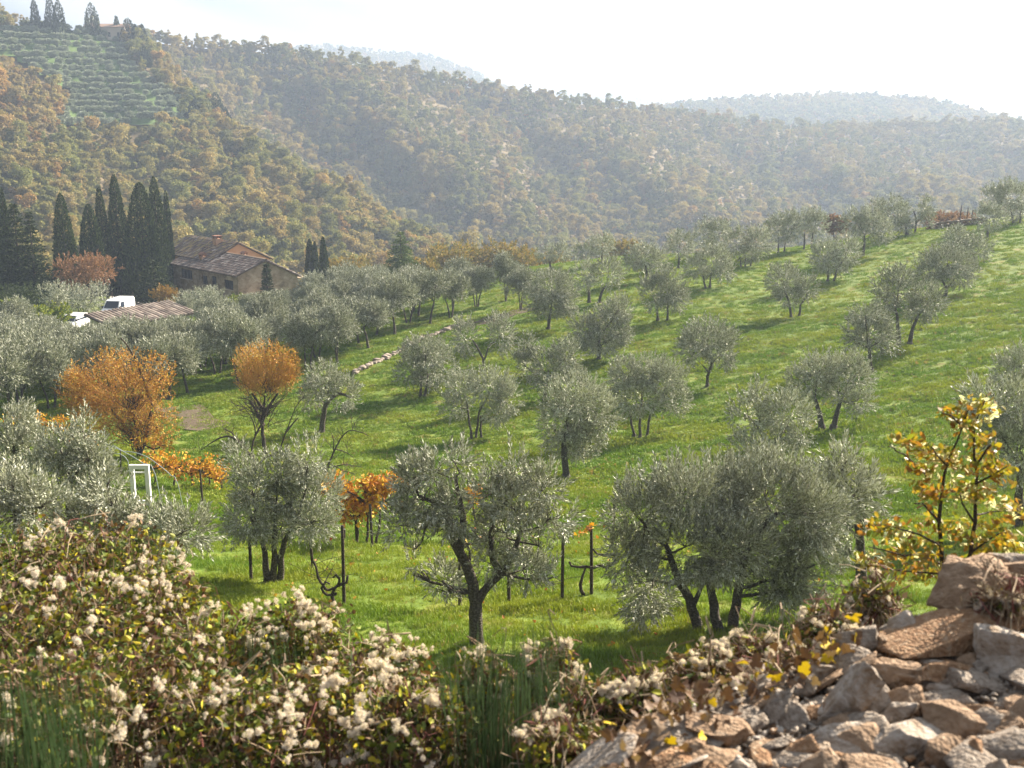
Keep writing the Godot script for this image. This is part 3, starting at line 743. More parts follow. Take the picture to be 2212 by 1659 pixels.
# One broadleaf crown made of leafy clumps on several boughs; its colour comes from the copy.
func wood_crown(h: float, w: float, n: int, leaf: float, kind := 0) -> ArrayMesh:
	var bag := Bag.new()
	var boughs := []
	for i in 6 + kind % 4 * 3:
		var d := (rand_dir() + Vector3(0, 0.35, 0)).normalized()
		boughs.append([Vector3(d.x * w * 0.62, h * 0.60 + d.y * h * 0.28, d.z * w * 0.62) * rng.randf_range(0.8, 1.12), w * rng.randf_range(0.20, 0.50)])
	for i in n:
		var b: Array = boughs[rng.randi() % boughs.size()]
		var d := rand_dir()
		if d.y < -0.3 and rng.randf() < 0.6:
			d.y = -d.y
		var r: float = b[1]
		var p: Vector3 = (b[0] as Vector3) + d * r * (pow(rng.randf(), 0.3) + 0.25 * pow(rng.randf(), 6.0)) * Vector3(1, 0.85, 1)
		var q := aim(d + rand_dir() * 0.9, leaf * rng.randf_range(0.6, 1.4))
		var f := rng.randf_range(0.86, 1.14)
		var warm := rng.randf_range(0.88, 1.12)
		var col := Color(f * warm, f, f * (2.0 - warm) * 0.95)
		var e := rng.randf_range(0.3, 0.6)
		bag.quad(p + q * Vector3(-0.5, 0, 0), p + q * Vector3(0.1, 0.1, e), p + q * Vector3(0.5, 0, 0.1), p + q * Vector3(0, -0.1, -e), col)
	return bag.mesh()

const WOOD_TINTS := [[0.347, 0.271, 0.124], [0.326, 0.271, 0.12], [0.283, 0.256, 0.113], [0.25, 0.242, 0.102], [0.214, 0.224, 0.095], [0.358, 0.253, 0.116], [0.362, 0.292, 0.127], [0.311, 0.253, 0.145], [0.362, 0.231, 0.098], [0.171, 0.177, 0.083]]

func wood_tint(px: float, py: float) -> int:
	var n := noise.get_noise_2d(px * 0.9, py * 1.3 + 300.0)
	var f := rng.randf()
	if px < 160 and py > 120 and py < 320:
		return [0, 5, 8, 6, 7, 1, 2][rng.randi() % 7]
	if f < 0.045:
		return [8, 5][rng.randi() % 2]
	if f < 0.085:
		return 9
	if n > 0.08:
		return [0, 1, 6, 1, 2, 7, 0][rng.randi() % 7]
	if n < -0.12:
		return [2, 3, 4, 3, 4, 9][rng.randi() % 6]
	return [0, 1, 2, 3, 4, 3, 2][rng.randi() % 7]

func forest() -> void:
	rng.seed = 555
	var crowns := []
	for i in 11:
		var spread: float = [2.9, 2.2, 3.3, 1.7, 2.6, 3.0, 2.0, 2.8, 2.4, 3.5, 1.6][i]
		crowns.append(wood_crown(rng.randf_range(5.0, 8.6), spread, int(500 + 330 * spread), 0.36, i))
	var far_crowns := []
	for i in 3:
		far_crowns.append(wood_crown(7.0, 3.0, 300, 0.85))
	var trunk_st := new_tool()
	tube(trunk_st, curve([Vector3(0, -0.6, 0), Vector3(0.1, 2.0, 0), Vector3(-0.05, 4.6, 0.1)], 0.8, 0.05), 0.22, 0.07, 6)
	for e in [Vector3(1.3, 5.0, 0.3), Vector3(-1.2, 5.2, -0.4), Vector3(0.2, 5.4, 1.2), Vector3(-0.1, 5.6, -1.1)]:
		tube(trunk_st, curve([Vector3(0.05, 2.6, 0), e * Vector3(0.5, 0.75, 0.5), e], 0.9, 0.06), 0.09, 0.03, 5)
	var trunk := close_tool(trunk_st)
	M.wood_leaf = leaf_mat(0.8, 0.85)
	M.wood_leaf.metallic_specular = 0.1
	M.wood_trunk = mat(Color(0.09, 0.075, 0.06), 0.95)
	var tinted := []
	for t in WOOD_TINTS:
		tinted.append(leaf_mat(0.8, 0.85, Color(t[0], t[1], t[2])))
		tinted[tinted.size() - 1].metallic_specular = 0.1
	# candidates over the main hill, spread evenly over the ground
	var spots := []
	var tries := 0
	while tries < 80000 and spots.size() < 21000:
		tries += 1
		var on_spur := tries % 5 < 2
		var px := rng.randf_range(-120, 1120) if on_spur else rng.randf_range(190, 2330)
		var t := rng.randf() * 1.03
		var p := hill_point(NEAR_SPUR, px, t, SPUR_RELIEF, 5.0) if on_spur else hill_point(MAIN_HILL, px, t, RELIEF, 5.0)
		var q := p - EYE
		var dist := q.length()
		# fewer per step of t where the ground is near
		if rng.randf() > dist / 680.0 + 0.08:
			continue
		var py := lerpf(630, 60, t)
		py = image_y(p)
		if on_spur and (in_polygon(ORCHARD, px, py - 4.0) or in_polygon(ORCHARD, px, py - 22.0)):
			continue
		spots.append([dist, p, px, py])
	# the crest is closed
	for i in 900:
		var px := rng.randf_range(190, 2330)
		var p := hill_point(MAIN_HILL, px, rng.randf_range(0.93, 1.06), RELIEF, 5.0)
		if i % 3 == 0:
			px = rng.randf_range(-120, 1110)
			p = hill_point(NEAR_SPUR, px, rng.randf_range(0.9, 1.06), SPUR_RELIEF, 5.0)
		if i % 3 > 0 or not in_polygon(ORCHARD, px, image_y(p) - 6.0):
			spots.append([(p - EYE).length(), p, px, image_y(p)])
	spots.sort_custom(func(a, b): return a[0] < b[0])
	var lists := []
	for i in crowns.size():
		lists.append([])
	var singles := 0
	for s in spots:
		var k := wood_tint(s[2], s[3])
		var i := rng.randi() % crowns.size()
		var size := rng.randf_range(0.36, 0.74) + 0.45 * pow(rng.randf(), 4.0)
		if s[0] > 520.0:
			size *= 0.9
		var turn := rng.randf() * TAU
		var in_view: bool = s[2] > -20 and s[2] < 2230 and s[3] < 600
		if singles < 290 and in_view:
			singles += 1
			var names := ["tawny oak", "olive-gold tree", "dull green oak", "green-gold tree", "green tree", "orange-brown oak", "golden tree", "grey-brown thinning tree", "rust-orange tree", "dark green tree"]
			var o := thing("wood_tree", s[1], "%s in the wood at the foot of the hill" % names[k], "tree", "trees at the lower edge of the hillside wood, %s" % names[k], turn)
			o.scale = Vector3(size, size * rng.randf_range(0.85, 1.1), size)
			part("trunk", trunk, M.wood_trunk, o)
			part("crown", crowns[i], tinted[k], o)
		else:
			lists[i].append([s[1], turn, size, k])
	for i in crowns.size():
		many("hillside_wood", crowns[i], M.wood_leaf, lists[i], "autumn wood of tawny and green oaks covering the hillside")
	# the hills behind, farther off
	for h in [[EAST_HILL, 1210, 2290, 4600, 14.0, 5.5], [NORTH_HILL, 490, 1240, 4200, 18.0, 6.0], [FAR_HILL, 1130, 1640, 1800, 10.0, 7.0]]:
		var l := [[], [], []]
		for i in h[3]:
			var px := rng.randf_range(h[1], h[2])
			var t := sqrt(rng.randf())
			var p := hill_point(h[0], px, t, h[4], h[5])
			l[i % 3].append([p, rng.randf() * TAU, rng.randf_range(0.65, 1.05), wood_tint(px, image_y(p))])
		for i in 3:
			many("distant_wood", far_crowns[i], M.wood_leaf, l[i], "hazy wood covering a distant hill")

func image_y(p: Vector3) -> float:
	var q := (p - EYE).rotated(Vector3.RIGHT, PITCH)
	return 829.5 + FOCAL * q.y / q.z

func image_x(p: Vector3) -> float:
	var q := (p - EYE).rotated(Vector3.RIGHT, PITCH)
	return 1106.0 - FOCAL * q.x / q.z

func many(called: String, mesh: Mesh, m: Material, list: Array, label: String) -> void:
	var mm := MultiMesh.new()
	mm.transform_format = MultiMesh.TRANSFORM_3D
	mm.use_colors = true
	mm.mesh = mesh
	mm.instance_count = list.size()
	for i in list.size():
		var s: Array = list[i]
		var sz: float = s[2]
		mm.set_instance_transform(i, Transform3D(Basis(Vector3.UP, s[1]).scaled(Vector3(sz, sz * (0.9 + 0.2 * fposmod(float(i) * 0.618, 1.0)), sz)), s[0]))
		var t: Array = WOOD_TINTS[s[3]]
		var f := 0.85 + 0.3 * fposmod(float(i) * 0.37, 1.0)
		mm.set_instance_color(i, Color(t[0] * f, t[1] * f, t[2] * f))
	var o := MultiMeshInstance3D.new()
	o.multimesh = mm
	o.material_override = m
	o.name = numbered(called)
	add_child(o)
	tag(o, label, "wood", "", "stuff")

# Terraced olive rows high on the hill at one side, with the villa and cypresses on its crest.
func orchard_on_hill() -> void:
	rng.seed = 91
	var tw := make_twigs(7, 0.7, 0.55, 0.26, [Color(0.33, 0.37, 0.28), Color(0.44, 0.48, 0.38), Color(0.23, 0.27, 0.17)], 5, 0.9)
	var protos := []
	for i in 3:
		var o := Node3D.new()
		var b := Bag.new()
		for k in 3:
			fill_lobe(b, tw, Vector3(rng.randf_range(-0.7, 0.7), rng.randf_range(1.7, 2.3), rng.randf_range(-0.6, 0.6)), Vector3(1.15, 0.95, 1.1), 75)
		var st := new_tool()
		tube(st, curve([Vector3(0, -0.4, 0), Vector3(0.1, 0.8, 0), Vector3(0, 2.0, 0.1)], 0.4), 0.16, 0.06, 5)
		part("trunk", close_tool(st), M.bark_dark, o)
		part("crown", b.mesh(), M.olive_leaf, o)
		protos.append(o)
	# green terraces
	var st2 := new_tool()
	var ny := 110
	var nx := 60
	for j in ny + 1:
		for i in nx + 1:
			var px := lerpf(-70, 410, i / float(nx))
			var py := lerpf(300, 50, j / float(ny))
			st2.add_vertex(orchard_point(px, py) + Vector3(0, 0.25 + 1.3 * terrace(px, py), 0))
	for j in ny:
		for i in nx:
			var px := lerpf(-70, 410, (i + 0.5) / float(nx))
			var py := lerpf(300, 50, (j + 0.5) / float(ny))
			if not in_polygon(ORCHARD, px, py):
				continue
			var a := j * (nx + 1) + i
			var b := a + nx + 1
			for k in [a, b, a + 1, a + 1, b, b + 1]:
				st2.add_index(k)
	st2.generate_normals()
	tag(part("terraced_field", st2.commit(), M.orchard_grass, self), "", "", "", "structure")
	var made := 0
	var row := 0
	var py := 278.0
	while py > 62.0 and made < 298:
		var px := -20.0 + (row % 2) * 9.0
		while px < 405.0:
			var x := px + rng.randf_range(-5, 5)
			var y := py + rng.randf_range(-1.0, 1.0) + terrace_tilt(x, py)
			if in_polygon(ORCHARD, x, y) and rng.randf() < 0.87 and made < 298:
				var p := orchard_point(x, y)
				var o := copy_of(protos[rng.randi() % 3], "terrace_olive", p + Vector3(0, 0.2 + 1.3 * terrace(x, y), 0), rng.randf() * TAU, Vector3(1.0, 0.72, 1.0) * rng.randf_range(0.58, 0.78))
				tag(o, "small silvery olive tree in the rows of the hillside terraces", "olive tree", "olive rows on the hillside terraces")
				made += 1
			px += 14.5
		py -= 13.0
		row += 1
	for o in protos:
		o.free()
	hilltop()

# The pale villa on the crest with its dark conifers, and a mast farther along.
func hilltop() -> void:
	rng.seed = 92
	var g := orchard_point(225, 84)
	var v := thing("hilltop_villa", g, "long pale villa on the crest above the terraced olives", "house")
	var st := new_tool()
	wall_with_holes(st, Vector3(-6.5, -1.0, 0), Vector3.RIGHT, Vector3.UP, Vector3.FORWARD, 13.0, 5.0, [[1.5, 2.0, 2.4, 3.4], [4.2, 2.0, 5.1, 3.4], [7.4, 2.0, 8.3, 3.4], [10.4, 2.0, 11.3, 3.4]], 0.3)
	face(st, Vector3(6.5, -1, 0), Vector3(6.5, 4, 0), Vector3(6.5, 4, -6), Vector3(6.5, -1, -6))
	face(st, Vector3(-6.5, -1, 0), Vector3(-6.5, 4, 0), Vector3(-6.5, 4, -6), Vector3(-6.5, -1, -6))
	face(st, Vector3(-6.5, -1, -6), Vector3(-6.5, 4, -6), Vector3(6.5, 4, -6), Vector3(6.5, -1, -6))
	part("wall", close_tool(st), mat(Color(0.52, 0.44, 0.37)), v)
	for x in [-5.0, -2.3, 0.9, 3.9]:
		var w := new_tool()
		box(w, Vector3(x, 1.0, -0.28), Vector3(x + 0.9, 2.4, -0.24))
		part("window", close_tool(w), mat(Color(0.05, 0.05, 0.05), 0.2), v)
	var rf := new_tool()
	prism(rf, [Vector2(0.5, 3.9), Vector2(-3.0, 5.2), Vector2(-6.5, 3.9), Vector2(-6.5, 4.1), Vector2(-3.0, 5.4), Vector2(0.5, 4.1)], -6.9, 6.9)
	part("roof", close_tool(rf), mat(Color(0.30, 0.20, 0.15)), v)
	for c in [[75, 12, 74, 20, "pointed dark conifer poking above the hilltop trees"], [109, 3, 76, 26, "tall dark conifer rising above the hilltop trees"], [127, 12, 78, 26, "second dark conifer beside the tallest one on the hilltop"], [198, 14, 78, 34, "broad dark conifer on the crest before the villa"], [252, 32, 80, 16, "narrow cypress next to the hilltop villa"], [277, 30, 80, 34, "wide dark pine beyond the hilltop villa"], [292, 38, 80, 18, "small dark conifer between two others past the villa"], [307, 36, 82, 22, "dark conifer at the end of the villa's trees"], [312, 110, 150, 24, "lone dark cypress at the edge of the terraced olives"], [415, 208, 262, 30, "dark fir at the lower corner of the terraced olives"], [467, 205, 266, 44, "broad dark green fir clump tree below the spur"], [485, 225, 268, 30, "dark green fir standing under a broader one on the spur"]]:
		var b := orchard_point(c[0], c[2])
		var k := (b - EYE).length() / FOCAL
		var o := thing("dark_conifer", b, c[4], "conifer", "dark conifers on the hill")
		var h: float = (c[2] - c[1]) * k
		var ts := new_tool()
		tube(ts, [Vector3(0, -0.5, 0), Vector3(0, h * 0.5, 0), Vector3(0, h * 0.9, 0)], 0.25, 0.05, 5)
		part("trunk", close_tool(ts), M.bark_dark, o)
		part("crown", cypress(h, c[3] * k, 1500, [Color(0.05, 0.07, 0.035), Color(0.035, 0.05, 0.028), Color(0.07, 0.09, 0.045)], 2.4), M.needle, o)
	for c in [[478, 62, 86, "thin lattice mast on the wooded ridge"], [1287, 196, 215, "distant thin mast on the low ridge"]]:
		var b := orchard_point(c[0], c[2], MAIN_HILL, RELIEF)
		var k := (b - EYE).length() / FOCAL
		var h: float = (c[2] - c[1]) * k
		var o := thing("mast", b, c[3], "mast")
		var ms := new_tool()
		for s in [[-1, -1], [1, -1], [0, 1]]:
			tube(ms, [Vector3(s[0] * 0.5, -1, s[1] * 0.5), Vector3(0, h, 0)], 0.09, 0.06, 4)
		for i in 3:
			var y := h * (0.7 + 0.12 * i)
			tube(ms, [Vector3(-1.1 + 0.2 * i, y, 0), Vector3(1.1 - 0.2 * i, y, 0)], 0.07, 0.07, 4)
		part("lattice", close_tool(ms), mat(Color(0.25, 0.26, 0.28)), o)

# The terraces tilt a little towards the crest; each is a step with a bank below it.
func terrace_tilt(px: float, py: float) -> float:
	return (px - 200.0) * 0.045 * clampf(0.9 - (py - 60.0) / 220.0, 0.0, 1.0)

func terrace(px: float, py: float) -> float:
	var f := fposmod((278.0 + 4.0 - (py - terrace_tilt(px, py))) / 13.0, 1.0)
	return 1.0 - f

func orchard_point(px: float, py: float, table := NEAR_SPUR, relief := SPUR_RELIEF) -> Vector3:
	# walk up the hill until the ground stands at that height in the picture
	var lo := 0.0
	var hi := 1.0
	for i in 14:
		var m := (lo + hi) * 0.5
		if image_y(hill_point(table, px, m, relief, 5.0)) > py:
			lo = m
		else:
			hi = m
	return hill_point(table, px, (lo + hi) * 0.5, relief, 5.0)

func tuft(blades: int, h: float, w: float, spread: float) -> ArrayMesh:
	var b := Bag.new()
	for i in blades:
		var a := rng.randf() * TAU
		var o := Vector3(cos(a), 0, sin(a)) * spread * sqrt(rng.randf())
		var lean := Vector3(rng.randf_range(-1, 1), 0, rng.randf_range(-1, 1)) * 0.5
		var hh := h * rng.randf_range(0.5, 1.15)
		var side := Vector3(cos(a + 1.3), 0, sin(a + 1.3)) * w * 0.5
		var f := rng.randf_range(0.75, 1.25)
		var mid := o + Vector3(lean.x * 0.25, 0.6, lean.z * 0.25) * hh
		var tip := o + Vector3(lean.x, 0.95, lean.z) * hh
		var col := Color(f, f * rng.randf_range(0.92, 1.05), f * 0.9)
		b.quad(o - side - Vector3(0, 0.03, 0), mid - side * 0.8, mid + side * 0.8, o + side - Vector3(0, 0.03, 0), col)
		b.tri(mid - side * 0.8, tip, mid + side * 0.8, col)
	return b.mesh()

func grass() -> void:
	rng.seed = 77
	var sets := [[[], tuft(12, 0.115, 0.010, 0.10)], [[], tuft(10, 0.085, 0.012, 0.11)], [[], tuft(16, 0.105, 0.032, 0.30)], [[], tuft(15, 0.08, 0.036, 0.34)]]
	# near terrace: fine tufts
	for i in 110000:
		var z := -13.5 - 26.0 * pow(rng.randf(), 1.15)
		var x := rng.randf_range(-0.56, 0.56) * -z
		grass_spot(sets[i % 2][0], x, z, 1.0)
	# the slope and the grove floor
	for i in 150000:
		var d := sqrt(rng.randf_range(34.0 * 34.0, 122.0 * 122.0)) if i % 2 == 0 else rng.randf_range(32.0, 85.0)
		var a := rng.randf_range(-0.47, 0.49)
		var x := sin(a) * d
		var z := -cos(a) * d
		grass_spot(sets[2 + i % 2][0], x, z, 1.0)
	for s in sets:
		var list: Array = s[0]
		var mm := MultiMesh.new()
		mm.transform_format = MultiMesh.TRANSFORM_3D
		mm.use_colors = true
		mm.mesh = s[1]
		mm.instance_count = list.size()
		for i in list.size():
			mm.set_instance_transform(i, list[i][0])
			mm.set_instance_color(i, list[i][1])
		var o := MultiMeshInstance3D.new()
		o.multimesh = mm
		o.material_override = M.grass
		o.name = numbered("grass")
		add_child(o)
		tag(o, "lush green grass covering the olive slope", "grass", "", "stuff")

func grass_spot(list: Array, x: float, z: float, size: float) -> void:
	var patch := noise.get_noise_2d(x * 14.0, z * 20.0)
	var fine := noise_fine.get_noise_2d(x * 25.0, z * 40.0)
	if fine < -0.42 and z < -40.0:
		return
	var dry := clampf(0.36 + patch * 0.9 + rng.randf_range(-0.3, 0.3), 0.0, 1.0)
	# the terrace by the vines is drier and mown
	if z > -24.0:
		dry = clampf(dry + 0.15, 0.0, 1.0)
	var c := Color(0.13, 0.235, 0.022).lerp(Color(0.275, 0.325, 0.035), dry)
	if rng.randf() < 0.03:
		c = Color(0.30, 0.24, 0.10)
	var s := size * rng.randf_range(0.65, 1.15) * (1.0 + fine * 0.8)
	var b := Basis(Vector3.UP, rng.randf() * TAU).scaled(Vector3(s, s * rng.randf_range(0.7, 1.3), s))
	list.append([Transform3D(b, Vector3(x, land(x, z), z)), c])

# ---------------------------------------------------------------- the farm

func prism(st: SurfaceTool, poly: Array, x0: float, x1: float) -> void:
	# poly of Vector2(z, y) drawn along x
	var n := poly.size()
	st.set_smooth_group(-1)
	for i in n:
		var a: Vector2 = poly[i]
		var b: Vector2 = poly[(i + 1) % n]
		face(st, Vector3(x0, a.y, a.x), Vector3(x0, b.y, b.x), Vector3(x1, b.y, b.x), Vector3(x1, a.y, a.x))
	var flat := PackedVector2Array(poly)
	var tri := Geometry2D.triangulate_polygon(flat)
	for x in [x0, x1]:
		for k in tri:
			st.add_vertex(Vector3(x, flat[k].y, flat[k].x))

# A wall in the plane of u and v with holes [u0, v0, u1, v1], and reveals that run in along n.
func wall_with_holes(st: SurfaceTool, o: Vector3, u: Vector3, v: Vector3, n: Vector3, w: float, h: float, holes: Array, depth: float) -> void:
	var us := [0.0, w]
	var vs := [0.0, h]
	for q in holes:
		us.append(q[0])
		us.append(q[2])
		vs.append(q[1])
		vs.append(q[3])
	us.sort()
	vs.sort()
	for i in us.size() - 1:
		for j in vs.size() - 1:
			var cu: float = (us[i] + us[i + 1]) * 0.5
			var cv: float = (vs[j] + vs[j + 1]) * 0.5
			var open := false
			for q in holes:
				if cu > q[0] and cu < q[2] and cv > q[1] and cv < q[3]:
					open = true
			if not open and us[i + 1] - us[i] > 0.001 and vs[j + 1] - vs[j] > 0.001:
				face(st, o + u * us[i] + v * vs[j], o + u * us[i + 1] + v * vs[j], o + u * us[i + 1] + v * vs[j + 1], o + u * us[i] + v * vs[j + 1])
	for q in holes:
		var a: Vector3 = o + u * q[0] + v * q[1]
		var b: Vector3 = o + u * q[2] + v * q[1]
		var c: Vector3 = o + u * q[2] + v * q[3]
		var d: Vector3 = o + u * q[0] + v * q[3]
		for e in [[a, b], [b, c], [c, d], [d, a]]:
			face(st, e[0], e[1], e[1] + n * depth, e[0] + n * depth)

# Round clay tiles laid in rows on a roof slope that runs from the ridge down to the eave.
func tiles(ridge_a: Vector3, ridge_b: Vector3, eave_a: Vector3, palette: Array, col_w := 0.24, row_h := 0.42) -> ArrayMesh:
	var bag := Bag.new()
	var along := ridge_b - ridge_a
	var down := eave_a - ridge_a
	var cols := int(along.length() / col_w)
	var rows := int(down.length() / row_h)
	var ua := along / cols
	var ud := down / rows
	var nrm := along.cross(down).normalized()
	if nrm.y < 0:
		nrm = -nrm
	for i in cols:
		for j in rows:
			var k: Color = palette[rng.randi() % palette.size()]
			var f := rng.randf_range(0.75, 1.25)
			k = Color(k.r * f, k.g * f, k.b * f)
			var o := ridge_a + ua * (i + rng.randf_range(0.02, 0.1)) + ud * (j + rng.randf_range(-0.05, 0.05)) + nrm * (0.03 + rng.randf_range(0, 0.015))
			var e := ud * 1.12
			var lift := nrm * 0.035
			var pr := [Vector3.ZERO, ua * 0.22 + nrm * 0.075, ua * 0.62 + nrm * 0.075, ua * 0.84]
			for q in 3:
				var p0: Vector3 = o + pr[q]
				var p1: Vector3 = o + pr[q + 1]
				bag.quad(p0, p1, p1 + e + lift, p0 + e + lift, k)
			var b := o + e + lift
			bag.quad(b + pr[0], b + pr[1], b + pr[2], b + pr[3], k)
	return bag.mesh()

const OLD_TILES := [Color(0.115, 0.092, 0.085), Color(0.15, 0.125, 0.118), Color(0.07, 0.056, 0.054), Color(0.24, 0.215, 0.205), Color(0.13, 0.095, 0.08), Color(0.09, 0.074, 0.072)]
const MOSSY_TILES := [Color(0.19, 0.145, 0.095), Color(0.24, 0.18, 0.10), Color(0.22, 0.19, 0.07), Color(0.15, 0.11, 0.085), Color(0.27, 0.20, 0.13)]
const BROWN_TILES := [Color(0.25, 0.205, 0.17), Color(0.31, 0.26, 0.22), Color(0.18, 0.145, 0.12), Color(0.27, 0.225, 0.19), Color(0.14, 0.11, 0.095)]

func farmhouse() -> void:
	rng.seed = 12
	var cells := FastNoiseLite.new()
	cells.seed = 2
	cells.noise_type = FastNoiseLite.TYPE_CELLULAR
	cells.cellular_return_type = FastNoiseLite.RETURN_CELL_VALUE
	cells.frequency = 0.045
	var ct := NoiseTexture2D.new()
	ct.noise = cells
	ct.width = 512
	ct.height = 512
	ct.seamless = true
	var g := Gradient.new()
	g.offsets = PackedFloat32Array([0.0, 0.3, 0.6, 1.0])
	g.colors = PackedColorArray([lin(0.09, 0.065, 0.045), lin(0.22, 0.165, 0.11), lin(0.33, 0.26, 0.19), lin(0.52, 0.44, 0.36)])
	ct.color_ramp = g
	M.stone_wall = textured(ct, 0.085, 0.95, noise_tex(41, 0.05, []), 3.0)
	M.plaster = textured(noise_tex(42, 0.01, [[0.0, Color(0.50, 0.26, 0.14)], [1.0, Color(0.60, 0.36, 0.22)]]), 0.2, 0.9)
	M.roof_tile = leaf_mat(0.0, 0.85)
	M.roof_slab = mat(Color(0.12, 0.09, 0.075))
	M.brick = mat(Color(0.50, 0.30, 0.20))
	M.dark_wood = mat(Color(0.055, 0.038, 0.028), 0.7)
	M.pane = mat(Color(0.03, 0.035, 0.045), 0.08)
	M.pale_wood = mat(Color(0.42, 0.36, 0.29))
	M.white_wall = mat(Color(0.62, 0.62, 0.66))
	var gy := land(-29.75, -120.48)
	var frame := Basis(Vector3(-0.66131, 0, -0.75011), Vector3.UP, Vector3(0.75011, 0, -0.66131))
	var o := thing("stone_farmhouse", Vector3(-29.75, gy, -120.48), "low stone farmhouse with grey tiled roof and two chimneys among the olives", "house")
	o.transform.basis = frame
	var ev := 5.02 - gy
	var rv := ev + 1.30
	var rg := 3.4
	var re := ev - 0.62
	# front wall in the shade, with its openings; the rest of the shell
	var st := new_tool()
	var holes := [[11.0, ev - 1.55, 14.0, ev - 0.45], [7.2, ev - 1.75, 8.5, ev - 0.75], [5.0, ev - 2.5, 6.2, ev - 0.6], [1.1, ev - 1.75, 3.2, ev - 0.7]]
	wall_with_holes(st, Vector3(0, -1.2, 0), Vector3(1, 0, 0), Vector3(0, 1, 0), Vector3(0, 0, 1), 16.0, ev + 1.2, holes.map(func(q): return [q[0], q[1] + 1.2, q[2], q[3] + 1.2]), 0.3)
	for x in [0.0, 16.0]:
		for q in [[Vector2(0, -1.2), Vector2(0, ev), Vector2(rg, rv)], [Vector2(0, -1.2), Vector2(rg, rv), Vector2(7.4, re)], [Vector2(0, -1.2), Vector2(7.4, re), Vector2(7.4, -1.2)]]:
			for p in q:
				st.add_vertex(Vector3(x, p.y, p.x))
	face(st, Vector3(0, -1.2, 7.4), Vector3(16, -1.2, 7.4), Vector3(16, re, 7.4), Vector3(0, re, 7.4))
	part("wall", close_tool(st), M.stone_wall, o)
	for q in holes:
		var is_door: bool = q[3] - q[1] > 1.5
		var w := new_tool()
		var x0: float = q[0]
		var x1: float = q[2]
		var y0: float = q[1]
		var y1: float = q[3]
		for b in [[x0, y0, x1, y0 + 0.09], [x0, y1 - 0.09, x1, y1], [x0, y0, x0 + 0.09, y1], [x1 - 0.09, y0, x1, y1]]:
			box(w, Vector3(b[0] + 0.002, b[1] + 0.002, 0.12), Vector3(b[2] - 0.002, b[3] - 0.002, 0.20))
		var bars := 4 if x1 - x0 > 2.5 else 2
		for k in bars - 1:
			var bx := lerpf(x0, x1, (k + 1.0) / bars)
			box(w, Vector3(bx - 0.04, y0 + 0.09, 0.13), Vector3(bx + 0.04, y1 - 0.09, 0.19))
		var f := part("door" if is_door else "window", close_tool(w), M.dark_wood, o)
		var pn := new_tool()
		box(pn, Vector3(x0 + 0.05, y0 + 0.05, 0.15), Vector3(x1 - 0.05, y1 - 0.05, 0.17))
		part("pane", close_tool(pn), M.pane, f)
		if not is_door:
			var sl := new_tool()
			box(sl, Vector3(x0 - 0.1, y0 - 0.08, -0.10), Vector3(x1 + 0.1, y0 - 0.003, 0.12))
			part("sill", close_tool(sl), M.pale_wood, f)
	# roof
	var rs := new_tool()
	prism(rs, [Vector2(-0.35, ev - 0.16), Vector2(rg, rv + 0.02), Vector2(7.75, re - 0.20), Vector2(7.75, re - 0.10), Vector2(rg, rv + 0.14), Vector2(-0.35, ev - 0.05)], -0.3, 16.3)
	var roof := part("roof", close_tool(rs), M.roof_slab, o)
	var t1 := part("tiles", tiles(Vector3(-0.3, rv + 0.14, rg), Vector3(16.3, rv + 0.14, rg), Vector3(-0.3, ev - 0.05, -0.38), OLD_TILES), M.roof_tile, roof)
	t1.set_meta("kind", "stuff")
	var t2 := part("tiles", tiles(Vector3(16.3, rv + 0.14, rg), Vector3(-0.3, rv + 0.14, rg), Vector3(16.3, re - 0.10, 7.78), OLD_TILES), M.roof_tile, roof)
	t2.set_meta("kind", "stuff")
	var rid := new_tool()
	tube(rid, [Vector3(-0.3, rv + 0.19, rg), Vector3(5.0, rv + 0.20, rg), Vector3(11.0, rv + 0.18, rg), Vector3(16.3, rv + 0.19, rg)], 0.12, 0.12, 6)
	part("ridge_tile", close_tool(rid), mat(Color(0.34, 0.25, 0.18)), roof)
	chimney(o, Vector3(11.1, ev + 0.25, 1.5), 0.42, 1.35, true)
	chimney(o, Vector3(5.6, rv - 0.4, 3.9), 0.40, 1.05, true)
	# flat porch roof at the gable, and the awning beyond it
	var pr := new_tool()
	box(pr, Vector3(-2.3, ev - 2.75, 0.4), Vector3(-0.1, ev - 2.60, 4.0))
	var porch := part("porch_roof", close_tool(pr), M.pale_wood, o)
	for z in [0.6, 3.8]:
		var ps := new_tool()
		box(ps, Vector3(-2.15, -1.2, z - 0.06), Vector3(-2.03, ev - 2.752, z + 0.06))
		part("post", close_tool(ps), M.dark_wood, porch)
	var aw := new_tool()
	face(aw, Vector3(1.0, re - 0.35, 7.8), Vector3(4.5, re - 0.35, 7.8), Vector3(4.5, re - 0.75, 10.8), Vector3(1.0, re - 0.75, 10.8))
	face(aw, Vector3(1.0, re - 0.39, 7.8), Vector3(4.5, re - 0.39, 7.8), Vector3(4.5, re - 0.79, 10.8), Vector3(1.0, re - 0.79, 10.8))
	var awning := part("awning", close_tool(aw), mat(Color(0.33, 0.26, 0.18)), o)
	for x in [1.1, 4.4]:
		var ps := new_tool()
		tube(ps, [Vector3(x, -1.5, 10.7), Vector3(x, re - 0.80, 10.7)], 0.05, 0.05, 6)
		part("post", close_tool(ps), M.dark_wood, awning)
	# the taller plastered wing behind
	var w2 := thing("plastered_farmhouse", Vector3(-29.75, gy, -120.48), "taller orange-plastered house with mossy roof behind the stone farmhouse", "house")
	w2.transform.basis = frame
	var tv := ev + 2.45
	var st3 := new_tool()
	prism(st3, [Vector2(7.6, -1.2), Vector2(7.6, re + 0.4), Vector2(9.0, ev + 0.40), Vector2(5.0, tv), Vector2(1.7, ev + 0.72), Vector2(1.7, ev + 0.1), Vector2(1.7, -1.2)], 16.3, 21.6)
